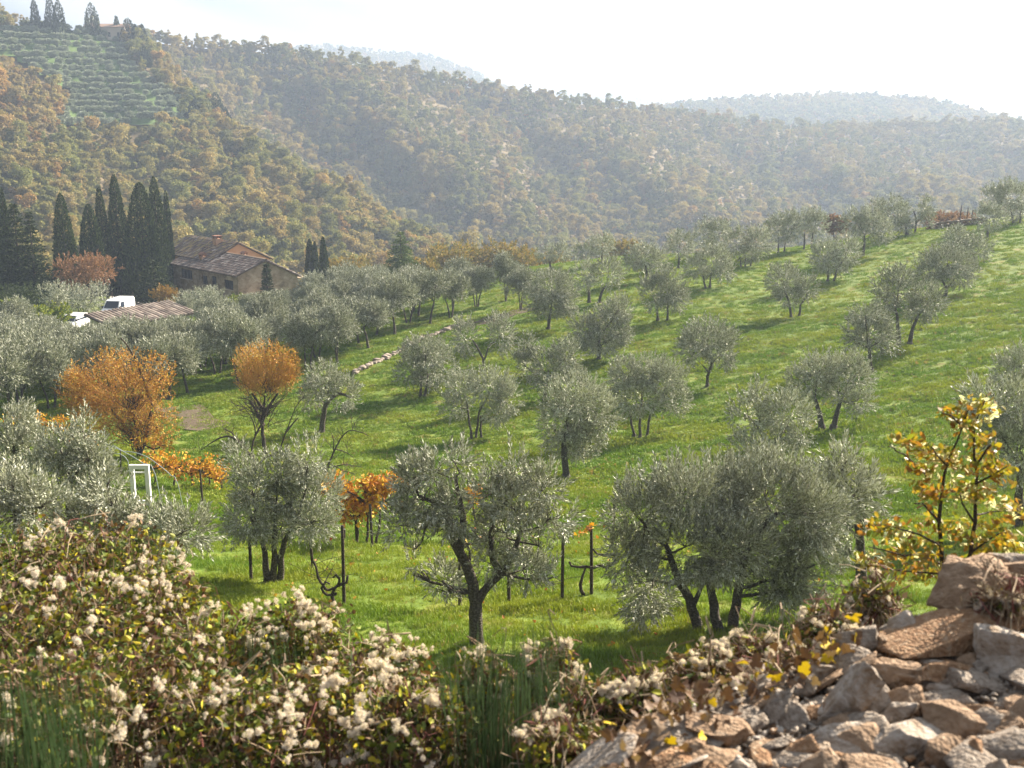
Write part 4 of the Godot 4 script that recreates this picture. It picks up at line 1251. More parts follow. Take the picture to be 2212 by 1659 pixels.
	prism(st3, [Vector2(7.6, rv - 0.9), Vector2(9.0, rv - 0.9), Vector2(9.0, ev + 0.40), Vector2(5.0, tv), Vector2(1.7, ev + 0.72), Vector2(3.4, rv + 0.1)], 9.0, 16.3)
	prism(st3, [Vector2(7.82, -1.2), Vector2(9.0, -1.2), Vector2(9.0, rv - 0.9), Vector2(7.82, rv - 0.9)], 9.0, 21.6)
	part("wall", close_tool(st3), M.plaster, w2)
	var rs2 := new_tool()
	prism(rs2, [Vector2(1.3, ev + 0.58), Vector2(5.0, tv + 0.02), Vector2(9.4, ev + 0.28), Vector2(9.4, ev + 0.38), Vector2(5.0, tv + 0.14), Vector2(1.3, ev + 0.68)], 8.8, 21.9)
	var roof2 := part("roof", close_tool(rs2), M.roof_slab, w2)
	var t3 := part("tiles", tiles(Vector3(8.8, tv + 0.14, 5.0), Vector3(21.9, tv + 0.14, 5.0), Vector3(8.8, ev + 0.68, 1.28), MOSSY_TILES + OLD_TILES), M.roof_tile, roof2)
	t3.set_meta("kind", "stuff")
	var t4 := part("tiles", tiles(Vector3(21.9, tv + 0.14, 5.0), Vector3(8.8, tv + 0.14, 5.0), Vector3(21.9, ev + 0.38, 9.42), MOSSY_TILES), M.roof_tile, roof2)
	t4.set_meta("kind", "stuff")
	chimney(w2, Vector3(12.6, tv - 0.55, 4.2), 0.55, 1.55, false)
	var wd := new_tool()
	box(wd, Vector3(18.0, ev - 1.3, 1.66), Vector3(19.0, ev - 0.2, 1.69))
	part("window", close_tool(wd), M.dark_wood, w2)

func chimney(o: Node3D, p: Vector3, w: float, h: float, clay_cap: bool) -> void:
	var st := new_tool()
	box(st, p + Vector3(-w * 0.8, 0, -w * 0.7), p + Vector3(w * 0.8, h * 0.62, w * 0.7))
	var c := part("chimney", close_tool(st), M.brick, o)
	var st2 := new_tool()
	for s in [[-1, -1], [1, -1], [-1, 1], [1, 1]]:
		var q := p + Vector3(s[0] * w * 0.6, h * 0.621, s[1] * w * 0.5)
		box(st2, q - Vector3(0.07, 0, 0.07), q + Vector3(0.07, h * 0.16, 0.07))
	if clay_cap:
		prism(st2, [Vector2(p.z - w, p.y + h * 0.785), Vector2(p.z, p.y + h), Vector2(p.z + w, p.y + h * 0.785), Vector2(p.z, p.y + h * 0.93)], p.x - w, p.x + w)
	else:
		box(st2, p + Vector3(-w * 0.9, h * 0.785, -w * 0.8), p + Vector3(w * 0.9, h * 0.86, w * 0.8))
	part("chimney_cap", close_tool(st2), mat(Color(0.24, 0.12, 0.08)), c)

func shed_and_vehicles() -> void:
	rng.seed = 44
	var a := Vector3(-37.9, 4.35, -97.75)
	var along := Vector3(0.515, 0, -0.857)
	var out := Vector3(0.857, 0, 0.515)
	var gy := land(a.x, a.z)
	var o := thing("shed", Vector3(a.x, gy, a.z), "long low shed with brown ribbed tile roof and whitewashed end wall", "shed")
	o.transform.basis = Basis(along, Vector3.UP, -out)
	# local: x along the ridge, -z out to the low eave
	var top := a.y - gy
	var st := new_tool()
	prism(st, [Vector2(-0.1, -0.6), Vector2(-0.1, top - 0.16), Vector2(-3.2, top - 0.86), Vector2(-3.2, -0.6)], 0.45, 0.65)
	prism(st, [Vector2(-0.1, -0.6), Vector2(-0.1, top - 0.16), Vector2(-3.2, top - 0.86), Vector2(-3.2, -0.6)], 9.0, 9.2)
	prism(st, [Vector2(-3.0, -0.6), Vector2(-3.0, top - 0.85), Vector2(-3.2, top - 0.90), Vector2(-3.2, -0.6)], 0.65, 9.0)
	part("wall", close_tool(st), M.white_wall, o)
	var rs := new_tool()
	prism(rs, [Vector2(0.15, top - 0.10), Vector2(-3.6, top - 0.95), Vector2(-3.6, top - 0.85), Vector2(0.15, top)], 0.0, 9.9)
	var roof := part("roof", close_tool(rs), M.roof_slab, o)
	var t := part("tiles", tiles(Vector3(0, top + 0.0, 0.17), Vector3(9.9, top, 0.17), Vector3(0, top - 0.85, -3.63), BROWN_TILES, 0.42, 0.62), M.roof_tile, roof)
	t.set_meta("kind", "stuff")
	# gravel yard
	var yard := new_tool()
	var q := [ground_hit(232, 668, 90), ground_hit(240, 640, 90), ground_hit(330, 642, 90), ground_hit(345, 662, 90)]
	for i in 9:
		for j in 9:
			for c in [[0, 0], [0, 1], [1, 1], [0, 0], [1, 1], [1, 0]]:
				var u: float = (i + c[0]) / 9.0
				var w: float = (j + c[1]) / 9.0
				var p: Vector3 = (q[0] as Vector3).lerp(q[3], u).lerp((q[1] as Vector3).lerp(q[2], u), w)
				yard.add_vertex(Vector3(p.x, land(p.x, p.z) + 0.05, p.z))
	M.gravel = textured(noise_tex(51, 0.2, [[0.0, Color(0.30, 0.29, 0.28)], [1.0, Color(0.48, 0.46, 0.44)]]), 0.5, 0.95)
	tag(part("yard_pavement", close_tool(yard), M.gravel, self), "", "", "", "structure")
	var fence_y := land(-40.0, -117.0)
	for i in 5:
		var px: float = [243, 263, 288, 299, 318][i]
		var g := ground_hit(px, 655.0 - (i % 2) * 8.0, 90)
		var ps := new_tool()
		tube(ps, [Vector3(0, -0.3, 0), Vector3(0.02, 0.6, 0), Vector3(0, 1.15, 0.02)], 0.07, 0.06, 6, 0.1)
		var f := thing("fence_post", g, "short dark wooden post at the edge of the gravel yard", "post", "posts round the gravel yard")
		part("post", close_tool(ps), M.dark_wood, f)
	M.van_paint = mat(Color(0.75, 0.77, 0.80), 0.25)
	M.van_paint.clearcoat_enabled = true
	M.auto_glass = mat(Color(0.02, 0.03, 0.05), 0.05)
	M.tyre = mat(Color(0.02, 0.02, 0.02), 0.8)
	M.lamp_glass = mat(Color(0.6, 0.6, 0.6), 0.1)
	vehicle("parked_van", "white panel van parked on the gravel yard behind the shed", "van", Vector3(-38.6, 0, -108.1), 0.12, 0.92, true)
	vehicle("parked_car", "small white car parked beside the end of the tiled shed", "car", Vector3(-40.4, 0, -101.6), 0.18, 0.86, false)

func vehicle(called: String, label: String, category: String, where: Vector3, turn: float, k: float, is_van: bool) -> void:
	var y := land(where.x, where.z) + 0.12
	var o := thing(called, Vector3(where.x, y, where.z), label, category, "", -turn)
	o.scale = Vector3(k, k, k)
	var st := new_tool()
	# z forward, towards the camera
	var prof: Array
	if is_van:
		prof = [Vector2(-2.4, 0.3), Vector2(-2.45, 1.85), Vector2(-2.2, 2.02), Vector2(0.55, 2.02), Vector2(0.85, 1.92), Vector2(1.55, 1.18), Vector2(2.25, 1.0), Vector2(2.38, 0.85), Vector2(2.4, 0.3)]
	else:
		prof = [Vector2(-1.9, 0.3), Vector2(-1.98, 0.95), Vector2(-1.7, 1.5), Vector2(-1.2, 1.62), Vector2(0.3, 1.62), Vector2(0.55, 1.55), Vector2(1.3, 1.02), Vector2(1.85, 0.9), Vector2(2.0, 0.72), Vector2(2.02, 0.3)]
	# tumblehome: upper part a little narrower
	var n := prof.size()
	var rows := []
	for s in [-1.0, 1.0]:
		var r := []
		for p in prof:
			var half: float = 0.90 - clampf((p.y - 0.9) * 0.11, 0.0, 0.14)
			r.append(Vector3(s * half, p.y, p.x))
		rows.append(r)
	for i in n:
		face(st, rows[0][i], rows[0][(i + 1) % n], rows[1][(i + 1) % n], rows[1][i])
	var tri := Geometry2D.triangulate_polygon(PackedVector2Array(prof))
	for r in rows:
		for t in tri:
			st.add_vertex(r[t])
	part("body", close_tool(st), M.van_paint, o)
	var a: Vector2 = prof[4] if is_van else prof[5]
	var b: Vector2 = prof[5] if is_van else prof[6]
	var up := Vector3(0, 0.02, 0.03)
	var ws := new_tool()
	face(ws, Vector3(-0.68, lerpf(a.y, b.y, 0.06), lerpf(a.x, b.x, 0.06)) + up, Vector3(0.68, lerpf(a.y, b.y, 0.06), lerpf(a.x, b.x, 0.06)) + up, Vector3(0.78, lerpf(a.y, b.y, 0.94), lerpf(a.x, b.x, 0.94)) + up, Vector3(-0.78, lerpf(a.y, b.y, 0.94), lerpf(a.x, b.x, 0.94)) + up)
	part("windscreen", close_tool(ws), M.auto_glass, o)
	for s in [-1.0, 1.0]:
		var sw := new_tool()
		var z0 := b.x - 0.42
		var z1 := a.x - 0.75 if is_van else -1.1
		face(sw, Vector3(s * 0.89, b.y + 0.05, z0), Vector3(s * 0.89, b.y + 0.05, z1), Vector3(s * 0.83, a.y - 0.12, z1), Vector3(s * 0.83, a.y - 0.12, a.x - 0.05))
		part("side_window", close_tool(sw), M.auto_glass, o)
		var hl := new_tool()
		var fz: float = prof[n - 1].x
		box(hl, Vector3(s * 0.62 - 0.14, 0.68, fz - 0.12), Vector3(s * 0.62 + 0.14, 0.86, fz + 0.012))
		part("headlight", close_tool(hl), M.lamp_glass, o)
		var mr := new_tool()
		box(mr, Vector3(s * 0.98 - 0.10, b.y + 0.02, b.x - 0.3), Vector3(s * 0.98 + 0.10, b.y + 0.24, b.x - 0.18))
		part("mirror", close_tool(mr), M.tyre, o)
		for z in [-1.35, 1.42]:
			var wh := CylinderMesh.new()
			wh.top_radius = 0.32
			wh.bottom_radius = 0.32
			wh.height = 0.22
			wh.radial_segments = 18
			wh.rings = 1
			var w := part("wheel", wh, M.tyre, o)
			w.position = Vector3(s * 0.82, 0.2, z)
			w.rotation.z = PI / 2
			var rim := CylinderMesh.new()
			rim.top_radius = 0.19
			rim.bottom_radius = 0.19
			rim.height = 0.24
			rim.radial_segments = 14
			rim.rings = 1
			part("rim", rim, M.lamp_glass, w)

# A rough stone: a block knocked about by noise and cut by planes.
func stone(size: Vector3, n := 4, rough := 0.16, cuts := 4) -> ArrayMesh:
	var off := rng.randf() * 500.0
	var planes := []
	for i in cuts:
		planes.append([rand_dir(), rng.randf_range(0.55, 0.92)])
	var st := new_tool()
	var axes := [[Vector3.RIGHT, Vector3.UP, Vector3.BACK], [Vector3.LEFT, Vector3.BACK, Vector3.UP], [Vector3.UP, Vector3.BACK, Vector3.RIGHT], [Vector3.DOWN, Vector3.RIGHT, Vector3.BACK], [Vector3.BACK, Vector3.RIGHT, Vector3.UP], [Vector3.FORWARD, Vector3.UP, Vector3.RIGHT]]
	for ax in axes:
		for i in n:
			for j in n:
				for c in [[0, 0], [1, 1], [1, 0], [0, 0], [0, 1], [1, 1]]:
					var u: float = (i + c[0]) * 2.0 / n - 1.0
					var v: float = (j + c[1]) * 2.0 / n - 1.0
					var p: Vector3 = (ax[0] as Vector3) + (ax[1] as Vector3) * u + (ax[2] as Vector3) * v
					p = p.lerp(p.normalized() * 1.15, 0.22)
					for pl in planes:
						var d := p.dot(pl[0]) - (pl[1] as float)
						if d > 0:
							p -= (pl[0] as Vector3) * d
					p *= 1.0 + rough * noise.get_noise_3d(p.x * 55.0 + off, p.y * 55.0, p.z * 55.0) + rough * 0.4 * noise_fine.get_noise_3d(p.x * 110.0, p.y * 110.0 + off, p.z * 110.0)
					st.add_vertex(p * size * 0.5)
	return close_tool(st)

func stone_edging() -> void:
	rng.seed = 23
	M.pale_stone = textured(noise_tex(61, 0.02, [[0.0, Color(0.15, 0.10, 0.065)], [0.38, Color(0.24, 0.19, 0.145)], [0.55, Color(0.31, 0.27, 0.235)], [0.8, Color(0.36, 0.325, 0.295)], [1.0, Color(0.45, 0.42, 0.39)]]), 2.2, 0.9, noise_tex(62, 0.05, []), 1.0)
	M.brown_stone = textured(noise_tex(63, 0.02, [[0.0, Color(0.105, 0.067, 0.042)], [0.45, Color(0.204, 0.138, 0.091)], [0.75, Color(0.269, 0.193, 0.134)], [1.0, Color(0.330, 0.274, 0.217)]]), 2.2, 0.9, noise_tex(62, 0.05, []), 1.0)
	M.grey_stone = textured(noise_tex(64, 0.03, [[0.0, Color(0.11, 0.085, 0.065)], [0.5, Color(0.22, 0.185, 0.155)], [1.0, Color(0.36, 0.325, 0.29)]]), 2.6, 0.9, noise_tex(62, 0.05, []), 1.0)
	M.rust_stone = textured(noise_tex(65, 0.025, [[0.0, Color(0.118, 0.064, 0.036)], [0.4, Color(0.229, 0.132, 0.075)], [0.7, Color(0.280, 0.183, 0.110)], [1.0, Color(0.376, 0.326, 0.275)]]), 2.8, 0.9, noise_tex(62, 0.05, []), 1.2)
	var shapes := []
	for i in 5:
		shapes.append(stone(Vector3(0.50, 0.20, 0.34), 3, 0.2, 4))
	var run := [ground_hit(768, 808, 40), ground_hit(830, 778, 40), ground_hit(900, 742, 40), ground_hit(960, 716, 40), ground_hit(1000, 702, 40)]
	var line := curve(run, 0.36)
	var o := thing("stone_edging", line[0], "low pale stone edging climbing the grass beside the olive grove", "stone wall")
	for i in line.size():
		for k in 2:
			var p: Vector3 = line[i] + Vector3(rng.randf_range(-0.1, 0.1), 0, rng.randf_range(-0.08, 0.08) + k * 0.25)
			p.y = land(p.x, p.z) + 0.06 + rng.randf_range(0, 0.10)
			var s := part("stone", shapes[rng.randi() % 5], M.pale_stone if rng.randf() < 0.7 else M.grey_stone, o)
			s.position = p - o.position
			s.rotation = Vector3(rng.randf_range(-0.2, 0.2), rng.randf() * TAU, rng.randf_range(-0.2, 0.2))
			s.scale = Vector3.ONE * rng.randf_range(0.7, 1.15)
	# trodden earth that carries on from it, and a bare patch by the orange tree
	for t in [[[[996, 706], [1040, 697], [1090, 684], [1145, 668]], 1.0], [[[385, 880], [410, 905], [440, 920], [470, 925]], 1.3]]:
		var pts := []
		for q in t[0]:
			pts.append(ground_hit(q[0], q[1], 35))
		var c := curve(pts, 0.6)
		var st := new_tool()
		for i in c.size() - 1:
			var d: Vector3 = (c[i + 1] - c[i]).normalized()
			var d2: Vector3 = (c[mini(i + 2, c.size() - 1)] - c[i + 1]).normalized() if i + 2 < c.size() else d
			for s in 4:
				var q := []
				for e in [[c[i], d, s], [c[i + 1], d2, s], [c[i + 1], d2, s + 1], [c[i], d, s + 1]]:
					var side := Vector3(-(e[1] as Vector3).z, 0, (e[1] as Vector3).x)
					var wob: float = 1.0 + 0.3 * noise.get_noise_2d((e[0] as Vector3).x * 50.0, (e[0] as Vector3).z * 50.0)
					var p: Vector3 = e[0] + side * (t[1] as float) * (e[2] * 0.5 - 1.0) * wob
					q.append(Vector3(p.x, land(p.x, p.z) + 0.05, p.z))
				face(st, q[0], q[1], q[2], q[3])
		tag(part("path", close_tool(st), M.soil, self), "", "", "", "structure")
	# dry-stone wall on the crest
	var wall := [at(2005, 500, 119), at(2060, 492, 120), at(2125, 480, 121)]
	var wl := curve(wall, 0.34)
	var w := thing("dry_stone_wall", Vector3(wl[0].x, land(wl[0].x, wl[0].z), wl[0].z), "dark dry-stone wall along the crest of the olive slope", "stone wall")
	for i in wl.size():
		for k in 3:
			var p: Vector3 = wl[i]
			p.y = land(p.x, p.z) + 0.1 + k * 0.21
			p.x += (k % 2) * 0.17
			var s := part("stone", shapes[rng.randi() % 5], M.grey_stone if rng.randf() < 0.6 else M.brown_stone, w)
			s.position = p - w.position
			s.rotation = Vector3(rng.randf_range(-0.15, 0.15), rng.randf_range(-0.4, 0.4), rng.randf_range(-0.15, 0.15))
	for i in 3:
		var px: float = [2072, 2087, 2098][i]
		var p := at(px, 488.0 - i * 2, 124.0)
		p.y = land(p.x, p.z)
		var ps := new_tool()
		tube(ps, [Vector3(0, -0.3, 0), Vector3(0.02, 0.9, 0), Vector3(0.08, 1.9 - i * 0.25, 0)], 0.06, 0.05, 6, 0.1)
		var f := thing("vineyard_post", p, "weathered wooden post standing behind the dry-stone wall", "post", "posts behind the dry-stone wall")
		part("post", close_tool(ps), M.dark_wood, f)

func cypress(h: float, w: float, n: int, palette: Array, leaf := 1.0) -> ArrayMesh:
	var bag := Bag.new()
	var off := rng.randf() * 300.0
	for i in n:
		var t := rng.randf()
		var prof := pow(1.0 - t, 0.55) * minf(1.0, 0.62 + t * 3.0)
		if rng.randf() > prof + 0.12:
			continue
		var a := rng.randf() * TAU
		var lump := 1.0 + 0.55 * noise.get_noise_3d(cos(a) * 75.0 + off, t * h * 6.0, sin(a) * 60.0)
		var r := w * 0.5 * prof * lump * (1.0 - 0.35 * rng.randf() * rng.randf() + 0.22 * pow(rng.randf(), 7.0))
		var p := Vector3(cos(a) * r, 0.25 + t * (h - 0.3), sin(a) * r)
		var q := aim(Vector3(cos(a) * 0.35, 1.0, sin(a) * 0.35) + rand_dir() * 0.25, leaf * rng.randf_range(0.6, 1.15) * (1.0 - 0.45 * t))
		var k: Color = palette[rng.randi() % palette.size()]
		var s := 0.18
		bag.quad(p, p + q * Vector3(0.10, s, 0.02), p + q * Vector3(0, 0.42, 0), p + q * Vector3(-0.10, s, 0.02), k)
	return bag.mesh()

const CYPRESS := [Color(0.036, 0.055, 0.018), Color(0.026, 0.040, 0.014), Color(0.055, 0.080, 0.022), Color(0.075, 0.10, 0.028), Color(0.018, 0.028, 0.011)]

func fir_mesh(h: float, w: float, palette: Array, tiers: int) -> ArrayMesh:
	var bag := Bag.new()
	for i in tiers:
		var t := (i + rng.randf() * 0.5) / tiers
		var y := h * (0.06 + 0.94 * t) + rng.randf_range(-0.25, 0.25)
		var reach := w * 0.5 * pow(1.0 - t, 0.8) + 0.05
		var arms := int(lerpf(11, 4, t))
		for k in arms:
			var a := TAU * k / arms + rng.randf_range(-0.35, 0.35) + i * 0.7
			var len := reach * rng.randf_range(0.75, 1.15)
			var steps := maxi(3, int(len / 0.22))
			for s in steps:
				var f := (s + 0.6) / steps
				var p := Vector3(cos(a) * len * f, y + len * (0.30 * f - 0.42 * f * f) + rng.randf_range(-0.12, 0.12), sin(a) * len * f)
				for q in 5:
					var d := Vector3(cos(a + rng.randf_range(-1.2, 1.2)), rng.randf_range(-0.15, 0.55), sin(a + rng.randf_range(-1.2, 1.2)))
					var b := aim(d, rng.randf_range(0.7, 1.2))
					var col: Color = palette[rng.randi() % palette.size()]
					bag.quad(p, p + b * Vector3(0.045, 0.14, 0), p + b * Vector3(0, 0.34, 0), p + b * Vector3(-0.045, 0.14, 0), col)
	return bag.mesh()

func shrub(called: String, label: String, category: String, cx: float, cy: float, rx: float, ry: float, dist: float, tw: Twig, count: int, m: Material, lobes := 5, group := "") -> void:
	var c := at(cx, cy, dist)
	var k := dist / FOCAL
	var g := land(c.x, c.z)
	var o := thing(called, Vector3(c.x, g, c.z), label, category, group)
	var h := c.y - g
	var bag := Bag.new()
	var st := new_tool()
	for i in lobes:
		var a := TAU * i / lobes
		var d := Vector3(cos(a) * rx * k * 0.5, rng.randf_range(-0.35, 0.4) * ry * k, sin(a) * rx * k * 0.4)
		fill_lobe(bag, tw, Vector3(0, h, 0) + d, Vector3(rx * k * 0.58, ry * k * 0.68, rx * k * 0.55), count / lobes)
		tube(st, curve([Vector3(d.x * 0.2, -0.2, d.z * 0.2), Vector3(d.x * 0.4, h * 0.5, d.z * 0.4), Vector3(0, h, 0) + d], 0.4, 0.03), 0.05, 0.015, 5)
	part("stem", close_tool(st), M.bark_dark, o)
	part("foliage", bag.mesh(), m, o)

func trees_by_house() -> void:
	rng.seed = 66
	# [pixel x, top y, width in pixels, distance, label]
	var list := [
		[130, 418, 52, 136, "tall dark cypress standing alone beside the farm"],
		[190, 442, 62, 139, "broad dark cypress at the edge of the cypress clump"],
		[213, 405, 40, 142, "slim cypress squeezed inside the cypress clump"],
		[245, 378, 56, 141, "tallest cypress of the clump by the house"],
		[300, 395, 88, 137, "wide shaggy cypress beside the tiled roof"],
		[331, 383, 46, 138, "tall narrow cypress with lit edge beside the tiled roof"],
		[357, 413, 24, 141, "thin cypress spire closest to the tiled roof"],
		[668, 517, 26, 142, "short slim cypress behind the awning"],
		[679, 522, 16, 144, "thinnest cypress of the trio behind the awning"],
		[697, 512, 21, 140, "tapering cypress spire next to the awning"],
		[2, 408, 34, 133, "slim cypress rising over the dark firs"]]
	for c in list:
		var top := at(c[0], c[1], c[3])
		var g := land(top.x, top.z)
		var h := top.y - g
		var w: float = c[2] * c[3] / FOCAL
		var o := thing("cypress", Vector3(top.x, g, top.z), c[4], "cypress", "cypresses by the farm")
		var st := new_tool()
		tube(st, [Vector3(0, -0.4, 0), Vector3(0, h * 0.5, 0), Vector3(0, h * 0.9, 0)], 0.18, 0.03, 6)
		part("trunk", close_tool(st), M.bark_dark, o)
		var f := rng.randf_range(0.75, 1.45)
		part("crown", cypress(h, w, int(3000 + h * w * 260), CYPRESS.map(func(q): return Color(q.r * f, q.g * f, q.b * f))), M.needle, o)
	for f in [[865, 500, 105, 132, [Color(0.12, 0.17, 0.045), Color(0.16, 0.21, 0.055), Color(0.08, 0.12, 0.035)], "bright green fir between the house and the golden trees"], [28, 440, 120, 130, CYPRESS, "dark spreading fir at the edge of the farm yard"], [62, 462, 90, 127, CYPRESS, "lower dark fir leaning out beside a taller one"], [575, 568, 40, 121, [Color(0.07, 0.085, 0.03), Color(0.05, 0.065, 0.025)], "small pointed conifer against the stone gable"], [330, 560, 120, 128, CYPRESS, "spreading dark conifer beneath the cypress clump"]]:
		var top := at(f[0], f[1], f[3])
		var g := land(top.x, top.z)
		var h := top.y - g
		var w: float = f[2] * f[3] / FOCAL
		var o := thing("fir_tree", Vector3(top.x, g, top.z), f[5], "fir")
		var st := new_tool()
		tube(st, [Vector3(0, -0.4, 0), Vector3(0, h * 0.5, 0), Vector3(0, h * 0.97, 0)], 0.20, 0.03, 6)
		part("trunk", close_tool(st), M.bark_dark, o)
		part("crown", fir_mesh(h, w, f[4], int(h * 5.5) + 6), M.needle, o)
	var russet := make_twigs(9, 0.45, 0.20, 0.10, [Color(0.26, 0.135, 0.075), Color(0.21, 0.12, 0.07), Color(0.31, 0.185, 0.11)], 6, 0.9)
	var silver := make_twigs(10, 0.45, 0.19, 0.05, OLIVE, 6, 0.9)
	var lime := make_twigs(9, 0.4, 0.19, 0.11, [Color(0.16, 0.22, 0.02), Color(0.24, 0.26, 0.03), Color(0.09, 0.14, 0.02)], 6, 0.9)
	var dark := make_twigs(9, 0.4, 0.19, 0.10, [Color(0.035, 0.055, 0.02), Color(0.05, 0.075, 0.025)], 6, 0.9)
	var amber := make_twigs(9, 0.4, 0.19, 0.10, [Color(0.28, 0.16, 0.03), Color(0.22, 0.15, 0.04), Color(0.3, 0.2, 0.05)], 6, 0.9)
	shrub("russet_shrub", "russet-brown shrub in front of the cypress clump", "shrub", 185, 592, 62, 38, 128, russet, 900, M.leaf)
	shrub("grey_shrub", "round grey-green shrub beside the gravel yard", "shrub", 178, 645, 55, 34, 118, silver, 800, M.olive_leaf)
	shrub("lime_shrub", "yellow-green bush below the parked car", "shrub", 55, 690, 50, 38, 104, lime, 800, M.leaf)
	shrub("lime_shrub", "small bright green bush next to the parked car", "shrub", 120, 690, 28, 30, 106, lime, 420, M.leaf)
	shrub("amber_shrub", "rust and green bush under the yellow-green bush", "shrub", 50, 738, 45, 26, 98, amber, 420, M.leaf)
	shrub("dark_shrub", "dark green hedge bush at the foot of the firs", "shrub", 40, 640, 80, 30, 121, dark, 800, M.leaf)
	shrub("grey_shrub", "pale shrub between the bright bush and the shed", "shrub", 120, 650, 26, 36, 108, silver, 420, M.olive_leaf)
	shrub("amber_shrub", "amber shrub at the corner of the farmhouse yard", "shrub", 355, 640, 25, 18, 124, amber, 300, M.leaf)
	shrub("climbing_shrub", "big grey-green shrub against the long farmhouse wall", "shrub", 430, 650, 55, 34, 117, silver, 950, M.olive_leaf)
	shrub("lime_shrub", "bright bush under the flat porch roof", "shrub", 505, 655, 30, 16, 119, lime, 300, M.leaf)
	# golden trees where the grove ends
	var gold := make_twigs(8, 0.8, 0.42, 0.2, [Color(0.30, 0.22, 0.05), Color(0.24, 0.20, 0.05), Color(0.20, 0.19, 0.05), Color(0.34, 0.24, 0.06)], 6, 0.9)
	var labels := ["golden-green tree beside the green fir", "broad golden oak behind the end of the grove", "tall golden oak with open crown behind the grove", "bright yellow tree behind the end of the grove", "low golden tree beyond the grove crest", "golden tree behind the three slim cypresses", "thin yellow tree beyond the slim cypresses", "low golden tree near the crest olives"]
	var g := [[915, 590, 30, 26, 146], [965, 568, 48, 38, 150], [1035, 560, 58, 42, 154], [1110, 562, 55, 30, 152], [1175, 575, 50, 22, 156], [760, 590, 45, 32, 156], [725, 600, 30, 34, 160], [1340, 548, 40, 20, 158]]
	for i in g.size():
		shrub("golden_tree", labels[i], "tree", g[i][0], g[i][1], g[i][2], g[i][3], g[i][4], gold, 420, M.leaf, 6, "golden trees behind the grove")
	# reddish vines beyond the crest
	var wine := make_twigs(8, 0.5, 0.26, 0.16, [Color(0.24, 0.14, 0.10), Color(0.28, 0.18, 0.13), Color(0.20, 0.13, 0.09)], 6, 0.9)
	shrub("red_vine_row", "reddish vine row beyond the dry-stone wall", "vine", 2050, 478, 50, 10, 126, wine, 320, M.leaf, 6)
	shrub("red_vine_row", "reddish vine row between crest olives", "vine", 1806, 488, 22, 14, 126, wine, 260, M.leaf, 5)

# ---------------------------------------------------------------- the olives

